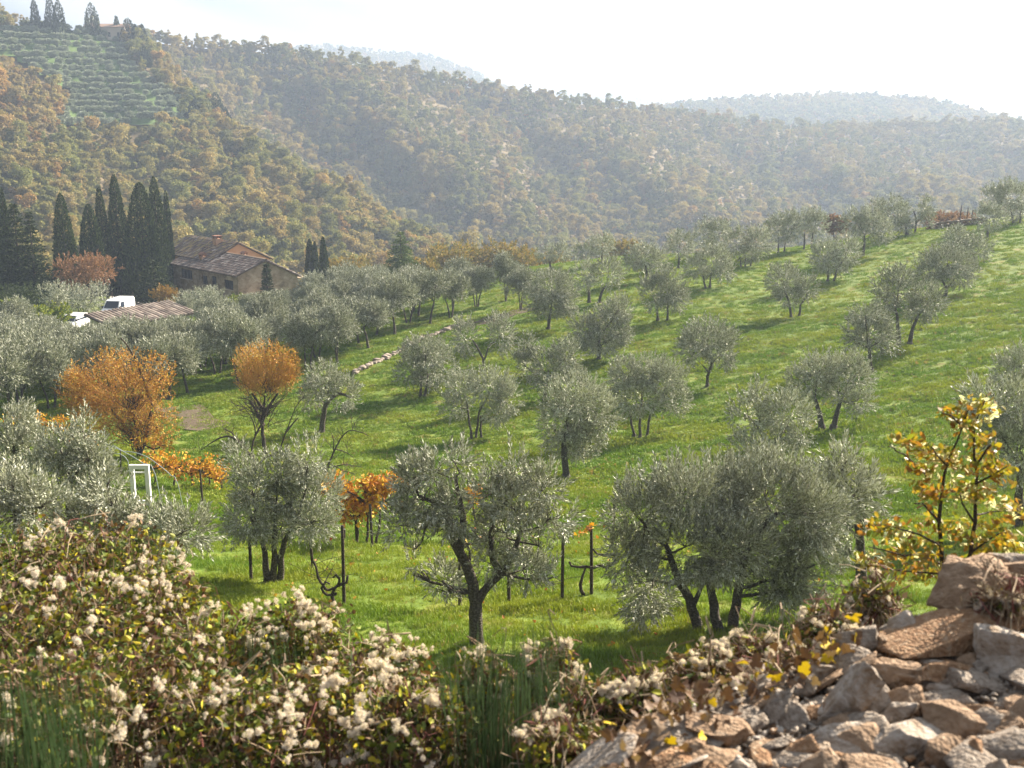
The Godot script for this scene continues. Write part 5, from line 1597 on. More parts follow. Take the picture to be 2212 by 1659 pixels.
func olives() -> void:
	rng.seed = 303
	var near := make_twigs(14, 0.26, 0.078, 0.022, OLIVE, 10)
	var mid1 := make_twigs(12, 0.34, 0.12, 0.036, OLIVE, 10)
	var mid2 := make_twigs(12, 0.40, 0.145, 0.044, OLIVE, 10)
	var far := make_twigs(10, 0.45, 0.185, 0.058, OLIVE, 10)
	for t in NEAR_OLIVES:
		var lobes: Array = t[4]
		var thick: float = 0.15 if (t[3] as Array).size() > 3 else 0.10 if (t[3] as Array).size() == 3 else 0.12
		olive_tree("olive_tree", t[0], "olive trees of the near terrace", t[1], t[2], t[3], lobes, near, 300.0, thick, 6, 0.16, 0.84)
	for t in SLOPE_OLIVES:
		var d := Vector2(t[1], t[2]).length()
		var tw := mid1 if d < 58.0 else mid2 if d < 86.0 else far
		var per := 140.0 if d < 40.0 else 120.0 if d < 58.0 else 84.0 if d < 86.0 else 64.0
		var n: int = (t[3] as Array).size()
		var lobes: Array = t[4].map(func(l): return [l[0], l[1], l[2], l[3] * 0.88, l[4] * 0.9, l[5] * 0.88]) if d > 86.0 else t[4]
		olive_tree("olive_tree", t[0], "olive trees scattered on the grassy slope", t[1], t[2], t[3], lobes, tw, per, 0.17 if n == 1 else 0.115 if n == 2 else 0.085, 3, 0.3)
	# the dense grove by the farm: five trees, set out in rows
	var protos := []
	for i in 5:
		var lobes := []
		var n := 3 + i % 3
		for k in n + 1:
			var a := TAU * k / n + rng.randf_range(-0.4, 0.4)
			var r := rng.randf_range(0.55, 0.95) if k < n else 0.0
			lobes.append([cos(a) * r, rng.randf_range(2.2, 3.0) + (0.4 if k == n else 0.0), sin(a) * r, rng.randf_range(0.75, 1.05), rng.randf_range(0.7, 0.95), rng.randf_range(0.75, 1.05)])
		var lines := []
		for k in 1 + i % 3:
			var a := TAU * k / (1 + i % 3) + 0.4
			lines.append([[cos(a) * 0.12, -0.15, sin(a) * 0.12], [cos(a) * 0.25, 0.8, sin(a) * 0.25], [cos(a) * 0.5, 1.7, sin(a) * 0.5]])
		var o := Node3D.new()
		part("trunk", skeleton(lines, lobes, 0.09 if lines.size() > 1 else 0.13, 3, 0.3), M.bark_olive, o)
		part("crown", olive_crown(lobes, mid2, 88.0), M.olive_leaf, o)
		protos.append(o)
	var edge := [[1125, 672], [1093, 652], [1030, 666], [975, 688], [925, 702], [855, 724], [800, 754], [728, 786], [668, 800], [408, 852], [112, 884], [22, 900], [575, 760], [470, 810], [330, 830]]
	var order := ["first", "second", "third", "fourth", "fifth", "sixth", "seventh", "eighth", "ninth"]
	var others := ["olive tree showing between the orange tree and the golden pollard", "olive tree on the grass behind the big orange tree", "olive tree at the end of the grove behind the far amber vines", "olive tree in the grove just above the golden pollard", "olive tree in the grove uphill of the bare soil patch", "olive tree rising over the dead bough of the orange tree"]
	for i in edge.size():
		var p := ground_hit(edge[i][0], edge[i][1], 45)
		grove_tree(protos, p.x, p.z, "%s silvery olive in the grove's front row, counted from the dirt track" % order[i] if i < 9 else others[i - 9], "front row of the olive grove")
	var rows := 0
	for i in 15:
		for j in 14:
			# rows run along the stone edging
			var u := i * 4.2 + rng.randf_range(-0.8, 0.8)
			var v := 4.0 + j * 3.9 + rng.randf_range(-0.7, 0.7) + (i % 2) * 1.3
			var x := -13.5 + u * 0.36 - v * 0.93
			var z := -66.0 - u * 0.93 - v * 0.36 + v * 0.30
			var p := Vector3(x, land(x, z), z)
			var px := image_x(p)
			var py := image_y(p)
			if px < -60 or px > 1180 or z < -121 or z > -62:
				continue
			# keep clear of house, yard, shed and the open grass
			if Vector2(x + 33.0, z + 125.0).length() < 12.5 or (x < -34.5 and z < -95.0) or (absf(x + 34.0) < 4.2 and z < -91.0 and z > -108.0):
				continue
			# young trees where the farm looks out over the grove
			var size := 0.0
			for s in [1.0, 0.8, 0.62]:
				var top: float = py - 4.2 * s * FOCAL / (p - EYE).length()
				if size == 0.0 and not ((px > 120 and px < 440 and top < 690) or (px > 370 and px < 665 and top < 645) or (px > 540 and top < 566)):
					size = s
			if size == 0.0:
				continue
			if px > 380 and px < 720 and py > 830:
				continue
			grove_tree(protos, x, z, "silvery olive tree inside the dense grove below the farm", "olive grove below the farm", size)
	for e in [[40, 830, 74], [75, 800, 82], [20, 780, 88], [150, 815, 80], [215, 825, 79], [95, 785, 90], [270, 830, 78], [325, 826, 79], [385, 824, 80], [440, 815, 82]]:
		var p := at(e[0], e[1], e[2])
		grove_tree(protos, p.x, p.z, "olive tree crowded below the shed and the parked car", "olives below the shed")
	for e in [[545, 700, 116], [600, 688, 118], [648, 676, 121], [400, 700, 112]]:
		var p := at(e[0], e[1], e[2])
		grove_tree(protos, p.x, p.z, "young olive tree close under the stone farmhouse", "young olives under the farmhouse", 0.8)
	for o in protos:
		o.free()

func grove_tree(protos: Array, x: float, z: float, label: String, group: String, size := 1.0) -> void:
	var s := rng.randf_range(0.85, 1.1) * size
	var o := copy_of(protos[rng.randi() % protos.size()], "grove_olive", Vector3(x, land(x, z) - 0.05, z), rng.randf() * TAU, Vector3(s, s * rng.randf_range(0.9, 1.1), s))
	tag(o, label, "olive tree", group)

# ---------------------------------------------------------------- garden below the terrace

func crop7(x: float, y: float) -> Vector2:
	return Vector2(x / 2.765 / 1.0366, (y / 2.765 + 700.0) / 1.0366)

func crop8(x: float, y: float) -> Vector2:
	return Vector2((x / 2.765 + 700.0) / 1.0366, (y / 2.765 + 900.0) / 1.0366)

# Points of a picture line at the depth of a thing, relative to its base.
func rel(pts: Array, base: Vector3, crop: Callable, wobble := 0.0) -> Array:
	var out := []
	for p in pts:
		var q: Vector2 = crop.call(p[0], p[1])
		out.append(on_depth(q.x, q.y, base.z + (rng.randf_range(-wobble, wobble) if out.size() > 0 or pts.size() == 1 else 0.0)) - base)
	return out

func branchy(st: SurfaceTool, p: Vector3, dir: Vector3, len: float, r: float, depth: int, up := 0.25) -> void:
	var pts := [p]
	var d := dir
	for i in 4:
		d = (d + rand_dir() * 0.28 + Vector3(0, up * 0.25, 0)).normalized()
		pts.append(pts[pts.size() - 1] + d * len * 0.25)
	tube(st, pts, r, r * 0.55, 5 if depth > 1 else 4, 0.08)
	if depth <= 0:
		return
	for k in 3:
		var b: Vector3 = pts[rng.randi_range(2, 4)]
		branchy(st, b, (d + rand_dir() * 0.95 + Vector3(0, up, 0)).normalized(), len * rng.randf_range(0.5, 0.75), r * 0.5, depth - 1, up)

func willows_and_bare_trees() -> void:
	rng.seed = 404
	var golds := [Color(0.50, 0.25, 0.045), Color(0.42, 0.19, 0.035), Color(0.58, 0.33, 0.07), Color(0.36, 0.16, 0.04)]
	var leafy := make_twigs(6, 0.24, 0.085, 0.045, golds + [Color(0.60, 0.40, 0.07), Color(0.62, 0.44, 0.10), Color(0.28, 0.15, 0.06)], 8, 0.9)
	for w in [
		{"label": "big orange-leaved tree with a dead bough jutting from its crown", "base": crop7(862, 890), "head": [[830, 600]], "lobes": [[590, 430, 215, 180], [740, 350, 210, 130], [950, 460, 170, 230], [600, 620, 240, 170], [940, 700, 180, 190], [780, 640, 240, 180], [480, 480, 120, 140]], "lines": [[[862, 890], [850, 780], [830, 660], [790, 560]], [[862, 890], [900, 780], [930, 640], [940, 520]], [[850, 800], [760, 690], [690, 600]], [[870, 860], [800, 760], [720, 700]]], "n": 1100, "leaves": 4300, "paler": 0.0, "foot": [860, 830], "skirt": [[640, 620], [700, 700], [980, 640], [1010, 760], [900, 560], [820, 600]], "low": 0.35, "heads": [[830, 600], [700, 560], [920, 560], [780, 720], [930, 740]]},
		{"label": "golden-topped pollard tree with a brush of thin upright shoots", "base": crop7(1648, 880), "head": [[1640, 490]], "lobes": [[1640, 330, 235, 150], [1770, 350, 115, 140], [1520, 360, 115, 140], [1640, 270, 160, 80], [1640, 430, 190, 110]], "lines": [[[1648, 880], [1630, 780], [1625, 650], [1640, 520]], [[1640, 620], [1600, 560], [1560, 500]], [[1630, 640], [1680, 560], [1720, 500]], [[1630, 700], [1580, 600], [1540, 540]]], "n": 1350, "leaves": 800, "paler": 0.35, "foot": [1630, 700], "skirt": [[1500, 500], [1440, 560], [1760, 520], [1830, 560], [1560, 560], [1700, 540], [1640, 480]], "low": 0.42, "heads": [[1640, 530], [1600, 560], [1690, 550], [1640, 600]]}]:
		var b: Vector3 = ground_hit(w.base.x, w.base.y, 25)
		var o := thing("golden_tree", b, w.label, "tree")
		var st := new_tool()
		for l in w.lines:
			tube(st, curve(rel(l, b, crop7, 0.0 if l == w.lines[0] else 0.3), 0.25, 0.02), 0.11, 0.04, 7, 0.1)
		var k := -b.z / FOCAL
		var head: Vector3 = rel(w.head, b, crop7)[0]
		for i in 26:
			branchy(st, head + rand_dir() * 0.25, (rand_dir() + Vector3(0, 0.8, 0)).normalized(), rng.randf_range(0.6, 1.1), 0.022, 1)
		# bare lower branches that fan out to the skirts of the crown
		for i in 46:
			var q: Array = w.skirt[rng.randi() % w.skirt.size()]
			var to: Vector3 = rel([[q[0] + rng.randf_range(-60, 60), q[1] + rng.randf_range(-50, 50)]], b, crop7, 0.7)[0]
			var o2: Vector3 = rel([[w.foot[0] + rng.randf_range(-40, 40), w.foot[1] + rng.randf_range(-120, 40)]], b, crop7, 0.15)[0]
			branchy(st, o2, (to - o2).normalized(), (to - o2).length() * rng.randf_range(0.6, 0.95), 0.018, 1, 0.12)
		part("trunk", close_tool(st), M.bark_dark, o)
		var bag := Bag.new()
		for i in w.n:
			var l: Array = w.lobes[rng.randi() % w.lobes.size()]
			var c: Vector3 = rel([[l[0], l[1]]], b, crop7)[0]
			var rx: float = l[2] / 2.765 / 1.0366 * k
			var ry: float = l[3] / 2.765 / 1.0366 * k
			var e := c + rand_dir() * Vector3(rx, ry, rx * 0.9) * pow(rng.randf(), 0.3)
			var from: Vector3 = rel([w.heads[rng.randi() % w.heads.size()]], b, crop7, 0.3)[0]
			if noise_fine.get_noise_3d(e.x * 30.0, e.y * 30.0, e.z * 30.0) < -0.08:
				continue
			e += (e - from) * 0.12 * rng.randf()
			var s := from.lerp(e, rng.randf_range(w.low, w.low + 0.3)) + rand_dir() * 0.22
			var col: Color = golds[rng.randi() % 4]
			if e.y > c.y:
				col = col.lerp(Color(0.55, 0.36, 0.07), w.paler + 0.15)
			bare_shoot(bag, s, e + Vector3(0, 0.15, 0), 0.008, 0.004, col, Vector3(0, 0.04, 0), 2)
		part("shoots", bag.mesh(), M.dry_leaf, o)
		var lb := Bag.new()
		for i in w.leaves:
			var l: Array = w.lobes[rng.randi() % w.lobes.size()]
			var c: Vector3 = rel([[l[0], l[1]]], b, crop7)[0]
			var rx: float = l[2] / 2.765 / 1.0366 * k
			var ry: float = l[3] / 2.765 / 1.0366 * k
			var e := c + rand_dir() * Vector3(rx, ry, rx * 0.9) * pow(rng.randf(), 0.4)
			if noise_fine.get_noise_3d(e.x * 34.0, e.y * 34.0, e.z * 34.0) < -0.16:
				continue
			var q := rng.randi() % 8
			lb.add(Transform3D(aim(rand_dir() + Vector3(0, 0.5, 0), rng.randf_range(0.8, 1.3)), e), leafy.shapes[q], leafy.tints[q])
		part("leaves", lb.mesh(), M.leaf, o)
		if w.paler == 0.0:
			var ds := new_tool()
			tube(ds, curve(rel([[925, 520], [905, 450], [880, 400], [850, 310], [800, 220], [748, 155]], b, crop7), 0.15, 0.02), 0.085, 0.03, 7, 0.15)
			tube(ds, curve(rel([[850, 310], [810, 300], [780, 310]], b, crop7), 0.12, 0.01), 0.035, 0.012, 5)
			tube(ds, curve(rel([[900, 440], [950, 390], [985, 360]], b, crop7), 0.12, 0.01), 0.04, 0.012, 5)
			part("dead_bough", close_tool(ds), M.bark_dark, o)
	# bare fruit trees
	for t in [
		{"label": "bare fruit tree with crooked spreading limbs below the golden pollard", "base": crop7(1585, 985), "crop": 7, "r": 0.09, "lines": [[[1585, 985], [1560, 900], [1500, 825], [1440, 775], [1380, 770], [1300, 810], [1245, 850]], [[1570, 940], [1560, 840], [1580, 760], [1575, 690], [1530, 610], [1480, 555]], [[1585, 970], [1640, 900], [1720, 860], [1770, 740], [1830, 590], [1880, 520]], [[1770, 740], [1820, 680], [1850, 650]], [[1500, 825], [1430, 740], [1380, 720]], [[1580, 760], [1640, 650], [1660, 570]]], "twigs": 40},
		{"label": "small leafless tree with drooping twigs above the orange vines", "base": crop8(70, 520), "crop": 8, "r": 0.05, "lines": [[[70, 520], [90, 410], [140, 290], [160, 250], [220, 180], [290, 185], [350, 212]], [[90, 410], [150, 395], [220, 390], [310, 405]], [[140, 290], [200, 310], [250, 340]], [[100, 380], [180, 420], [260, 450]], [[130, 310], [130, 240], [115, 190]]], "twigs": 26}]:
		var crop: Callable = crop7 if t.crop == 7 else crop8
		var b: Vector3 = ground_hit(t.base.x, t.base.y, 22)
		var o := thing("bare_tree", b, t.label, "tree")
		var st := new_tool()
		var tips := []
		for i in t.lines.size():
			var c := curve(rel(t.lines[i], b, crop, 0.25 if i > 0 else 0.0), 0.14, 0.015)
			tube(st, c, t.r * (1.0 if i == 0 else 0.6), 0.012, 6, 0.12)
			tips.append_array(c.slice(c.size() / 3))
		part("trunk", close_tool(st), M.bark_dark, o)
		var st2 := new_tool()
		for i in t.twigs:
			branchy(st2, tips[rng.randi() % tips.size()], (rand_dir() + Vector3(0, 0.5, 0)).normalized(), rng.randf_range(0.3, 0.7), 0.010, 1)
		part("twigs", close_tool(st2), M.bark_dark, o)

# A vine leaf with five points.
func vine_leaf(s: float) -> PackedVector3Array:
	var rim := [Vector3(0, 0, 0), Vector3(-0.35, -0.12, 0.03), Vector3(-0.5, 0.3, 0.06), Vector3(-0.28, 0.42, 0), Vector3(-0.33, 0.75, 0.05), Vector3(0, 1.0, -0.04), Vector3(0.33, 0.75, 0.05), Vector3(0.28, 0.42, 0), Vector3(0.5, 0.3, 0.06), Vector3(0.35, -0.12, 0.03)]
	var v := PackedVector3Array()
	var c := Vector3(0, 0.4, -0.03)
	for i in rim.size():
		v.append(c * s)
		v.append((rim[i] as Vector3) * s)
		v.append((rim[(i + 1) % rim.size()] as Vector3) * s)
	return v

func vine_post(b: Vector3, h: float, lean: Vector3, label: String) -> void:
	var o := thing("vine_post", b, label, "post", "wooden posts of the vine rows")
	var st := new_tool()
	tube(st, [Vector3(0, -0.3, 0), lean * 0.3 + Vector3(0, h * 0.3, 0), lean * 0.7 + Vector3(0, h * 0.7, 0), lean + Vector3(0, h, 0)], 0.040, 0.034, 7, 0.10)
	part("pole", close_tool(st), M.bark_dark, o)

func vine(b: Vector3, label: String, group: String, lines: Array, spread: Vector3, height: float, leaves: int, palette: Array, shoots: int) -> void:
	var o := thing("vine", b, label, "vine", group)
	var st := new_tool()
	var tips := []
	for i in lines.size():
		var c := curve(lines[i], 0.08, 0.014)
		tube(st, c, 0.045 if i == 0 else 0.033, 0.022, 7, 0.22)
		tips.append_array(c.slice(c.size() / 2))
	for i in shoots:
		var s: Vector3 = tips[rng.randi() % tips.size()]
		branchy(st, s, (rand_dir() * Vector3(1, 0.6, 0.6) + Vector3(0, 0.35, 0)).normalized(), rng.randf_range(0.5, 1.0), 0.006, 0, 0.1)
	part("trunk", close_tool(st), M.bark_dark, o)
	if leaves > 0:
		var bag := Bag.new()
		var shape := vine_leaf(0.11)
		var c := Vector3(0, height, 0)
		for i in leaves:
			var p := c + rand_dir() * spread * rng.randf_range(0.1, 1.0)
			if noise_fine.get_noise_3d(p.x * 60.0 + b.x * 90.0, p.y * 60.0, p.z * 60.0) < -0.1:
				continue
			var k: Color = palette[rng.randi() % palette.size()]
			var f := rng.randf_range(0.75, 1.2)
			bag.add(Transform3D(aim(rand_dir() + Vector3(0, -0.4, 0), rng.randf_range(0.6, 1.2)), p), shape, flat_colors(shape.size(), Color(k.r * f, k.g * f, k.b * f)))
		part("leaves", bag.mesh(), M.leaf, o)

func vines() -> void:
	rng.seed = 505
	var orange := [Color(0.58, 0.28, 0.03), Color(0.62, 0.36, 0.04), Color(0.48, 0.20, 0.035), Color(0.64, 0.42, 0.06), Color(0.36, 0.15, 0.04)]
	var yellow := [Color(0.66, 0.36, 0.03), Color(0.60, 0.30, 0.03), Color(0.55, 0.38, 0.04), Color(0.50, 0.20, 0.03)]
	# rows: centre of the leaves in the picture, base in the picture, half sizes in pixels, how many leaves
	var rows := [
		[crop7(960, 920), crop7(950, 1070), 60, 60, 260, yellow, "yellow-orange vine in the row behind the white frame"],
		[crop7(1080, 920), crop7(1070, 1080), 70, 60, 280, yellow, "yellow-orange vine in the row behind the white frame"],
		[crop7(1180, 960), crop7(1185, 1090), 70, 60, 260, yellow, "yellow-orange vine in the row behind the white frame"],
		[crop7(1290, 960), crop7(1290, 1090), 80, 70, 320, yellow, "yellow-orange vine in the row behind the white frame"],
		[crop7(1360, 1010), crop7(1370, 1100), 50, 60, 160, yellow, "yellow-orange vine in the row behind the white frame"],
		[crop7(250, 670), crop7(250, 800), 80, 60, 240, yellow, "amber vine in the far row under the big orange tree"],
		[crop7(370, 690), crop7(380, 800), 80, 50, 200, yellow, "amber vine in the far row under the big orange tree"],
		[crop7(120, 640), crop7(120, 780), 90, 40, 160, yellow, "amber vine in the far row under the big orange tree"],
		[crop7(950, 800), crop7(960, 960), 80, 60, 240, yellow, "amber vine against the foot of the big orange tree"],
		[crop7(560, 760), crop7(560, 900), 90, 60, 160, yellow, "amber vine in the far row under the big orange tree"],
		[crop8(170, 520), crop8(190, 860), 80, 90, 420, orange, "vivid orange vine between the two nearest olives on the terrace"],
		[crop8(260, 640), crop8(270, 880), 90, 90, 480, orange, "vivid orange vine between the two nearest olives on the terrace"],
		[crop8(330, 520), crop8(330, 870), 100, 80, 480, orange, "vivid orange vine between the two nearest olives on the terrace"],
		[crop8(440, 520), crop8(380, 880), 90, 90, 440, orange, "vivid orange vine between the two nearest olives on the terrace"],
		[crop8(990, 530), crop8(1000, 860), 50, 60, 60, orange, "thin orange vine half hidden by the old olive"],
		[crop8(960, 830), crop8(960, 1000), 60, 40, 26, orange, "thin orange vine half hidden by the old olive"]]
	for r in rows:
		var g := ground_hit(r[1].x, r[1].y, 18)
		var c := on_depth(r[0].x, r[0].y, g.z) - g
		var k := -g.z / FOCAL / 2.866
		var lines := [[Vector3(0, -0.2, 0), Vector3(0.06, c.y * 0.4, 0.04), Vector3(-0.04, c.y * 0.75, 0)], [Vector3(-0.03, c.y * 0.7, 0), Vector3(-0.3, c.y * 0.85, 0.05), Vector3(-0.5, c.y * 0.9, 0)], [Vector3(-0.03, c.y * 0.7, 0), Vector3(0.3, c.y * 0.8, 0.05), Vector3(0.5, c.y * 0.9, 0)]]
		for l in lines:
			for i in l.size():
				l[i] += Vector3(c.x * clampf(l[i].y / maxf(c.y, 0.1), 0.0, 1.0), 0, 0)
		vine(g, r[6].replace("two nearest olives on the terrace", "old olive and the three-stemmed olive"), "vines in their autumn rows", lines, Vector3(r[2] * k * 1.9, r[3] * k * 1.6, 0.6), c.y * 0.92, int(r[4] * 1.6), r[5], 14)
		var h := c - Vector3(0, c.y, 0)
		(get_child(get_child_count() - 1).get_node("leaves") as Node3D).position = h
	# old gnarled vines without many leaves
	var b1 := ground_hit(crop8(1710, 1195).x, crop8(1710, 1195).y, 15)
	vine(b1 + Vector3(-0.04, 0, 0.05), "gnarled vine with two curling arms trained on a post", "", [rel([[1690, 1200], [1670, 1130], [1690, 1050], [1700, 1015]], b1, crop8), rel([[1700, 1015], [1650, 1020], [1615, 1005], [1600, 985]], b1, crop8), rel([[1700, 1015], [1750, 1020], [1790, 1010], [1820, 1020], [1860, 1005], [1885, 960], [1870, 930]], b1, crop8), rel([[1880, 940], [1820, 945], [1770, 935], [1745, 905]], b1, crop8)], Vector3(0.5, 0.35, 0.3), 1.5, 26, orange, 5)
	vine_post(b1 + Vector3(0.06, 0, -0.02), 1.55, Vector3(-0.03, 0, 0), "weathered post carrying the vine with two curling arms")
	var b2 := ground_hit(crop8(195, 1265).x, crop8(195, 1265).y, 15)
	vine(b2 + Vector3(-0.1, 0, 0.06), "dark knotted old vine with tangled bare arms", "", [rel([[170, 1240], [150, 1190], [190, 1130], [200, 1080]], b2, crop8), rel([[190, 1130], [130, 1160], [80, 1110], [60, 1050], [40, 980]], b2, crop8), rel([[180, 1180], [120, 1190], [90, 1150], [110, 1110], [140, 1120]], b2, crop8), rel([[190, 1130], [240, 1110], [250, 1070]], b2, crop8), rel([[200, 1090], [180, 1060], [160, 1080]], b2, crop8)], Vector3(0.6, 0.3, 0.3), 1.3, 24, [Color(0.25, 0.07, 0.03), Color(0.35, 0.13, 0.05), Color(0.5, 0.2, 0.04)], 16)
	vine_post(b2, 1.75, Vector3(0.02, 0, 0), "thin post standing in the dark knotted old vine")
	for p in [[crop7(1555, 1660), 1.15, "bare stake beside the three-stemmed olive"], [crop7(1940, 1600), 0.9, "short stake behind the dark knotted vine"], [crop8(912, 1268), 1.55, "stout stake just behind the old olive's trunk"], [crop8(1545, 1230), 1.5, "stake under the outer branches of the old olive"], [crop8(1215, 1240), 1.3, "stake seen beneath the old olive's crown"], [crop8(1855, 900), 1.4, "lone thin post in the grass beyond the curling vine"], [crop7(1255, 1190), 1.3, "thin post in the yellow-orange vine row"], [crop7(750, 1010), 1.1, "dark leaning post by the hoops"], [crop8(370, 905), 1.2, "forked stake at the end of the vivid orange vines"], [crop8(275, 880), 1.1, "thin stake beneath the vivid orange vines"]]:
		var g := ground_hit(p[0].x, p[0].y, 15)
		vine_post(g, p[1], Vector3(rng.randf_range(-0.06, 0.06), 0, 0), p[2])
	# fallen leaves on the terrace
	var bag := Bag.new()
	var shape := vine_leaf(0.085)
	for i in 420:
		var z := rng.randf_range(-31.0, -16.5)
		var x := rng.randf_range(-7, 9)
		if noise.get_noise_2d(x * 20.0, z * 20.0) < -0.05:
			continue
		var k: Color = orange[rng.randi() % 5]
		bag.add(Transform3D(aim(Vector3(rng.randf_range(-1, 1), 0.35, rng.randf_range(-1, 1)), rng.randf_range(0.6, 1.1)), Vector3(x, land(x, z) + 0.05, z)), shape, flat_colors(shape.size(), Color(k.r * 0.8, k.g * 0.75, k.b)))
	var f := part("fallen_leaves", bag.mesh(), M.leaf, self)
	tag(f, "orange vine leaves fallen on the terrace grass", "leaves", "", "stuff")

func garden_frame() -> void:
	rng.seed = 606
	M.white_paint = mat(Color(0.74, 0.76, 0.80), 0.55)
	var a := crop7(820, 1195)
	var b := crop7(940, 1190)
	var depth := -25.2
	var p := on_depth(a.x, a.y, depth)
	var q := on_depth(b.x, a.y, depth)
	var top := on_depth(a.x, crop7(820, 942).y, depth)
	var w := q.x - p.x
	var h := top.y - p.y
	var g := land((p.x + q.x) * 0.5, depth)
	var o := thing("window_frame", Vector3(p.x, g, depth), "white wooden window frame standing upright in the garden", "window frame")
	var y0 := p.y - g
	var m := 0.10
	var parts := [["stile", Vector3(0, y0 - 0.0, -0.04), Vector3(m, y0 + h, 0.04)], ["stile", Vector3(w - m, y0, -0.04), Vector3(w, y0 + h, 0.04)], ["rail", Vector3(m, y0, -0.037), Vector3(w - m, y0 + m * 1.3, 0.037)], ["rail", Vector3(m, y0 + h - m, -0.037), Vector3(w - m, y0 + h, 0.037)], ["glazing_bar", Vector3(m, y0 + h * 0.80, -0.015), Vector3(w - m, y0 + h * 0.80 + 0.025, 0.015)], ["prop", Vector3(0.02, -0.2, -0.07), Vector3(0.07, y0 + h * 0.4, -0.042)], ["prop", Vector3(w - 0.07, -0.2, -0.07), Vector3(w - 0.02, y0 + h * 0.4, -0.042)]]
	for e in parts:
		var st := new_tool()
		box(st, e[1], e[2])
		part(e[0], close_tool(st), M.white_paint if e[0] != "prop" else M.dark_wood, o)
	# bent plastic hoops of an old tunnel
	M.hoop = mat(Color(0.26, 0.31, 0.33), 0.5)
	var hoops := [[[555, 826], [630, 806], [720, 840], [800, 880], [890, 936], [960, 1000]], [[672, 872], [760, 858], [880, 880], [985, 945], [1060, 1010], [1102, 1066]], [[690, 870], [745, 875], [790, 915], [800, 980]]]
	var names := ["long pale bent hoop arching over the garden bed", "pale bent hoop reaching down behind the white frame", "short bent hoop beside the dark post"]
	for i in 3:
		var base := on_depth(crop7(hoops[i][0][0], 1030).x, crop7(0, 1030).y, depth - 1.2 - i * 0.8)
		base.y = land(base.x, base.z)
		var hp := thing("garden_hoop", base, names[i], "hoop", "hoops of the old garden tunnel")
		var st := new_tool()
		var pts := rel(hoops[i], base, crop7)
		var last: Vector3 = pts[pts.size() - 1]
		pts.append(Vector3(last.x + 0.25, -0.2, last.z))
		pts.push_front(Vector3(pts[0].x - 0.5, -0.2, 0))
		tube(st, curve(pts, 0.12), 0.011, 0.011, 6)
		part("pipe", close_tool(st), M.hoop, hp)
	var pb := on_depth(crop7(660, 1010).x, crop7(0, 1010).y, depth - 1.5)
	pb.y = land(pb.x, pb.z)
	var po := thing("garden_post", pb, "thin grey metal post beside the bent hoops", "post")
	var st3 := new_tool()
	var ph := on_depth(crop7(660, 830).x, crop7(0, 830).y, depth - 1.5).y - pb.y
	tube(st3, [Vector3(0, -0.2, 0), Vector3(0, ph * 0.5, 0), Vector3(0, ph, 0)], 0.035, 0.035, 6)
	part("pole", close_tool(st3), mat(Color(0.30, 0.32, 0.35)), po)

# ---------------------------------------------------------------- the bank in front

func crop9(x: float, y: float) -> Vector2:
	return Vector2((x / 2.458 + 1393.0) / 1.0366, (y / 2.458 + 1170.0) / 1.0366)

func heap_distance(py: float) -> float:
	return 2.95 + (1659.0 - py) / 430.0 * 0.85

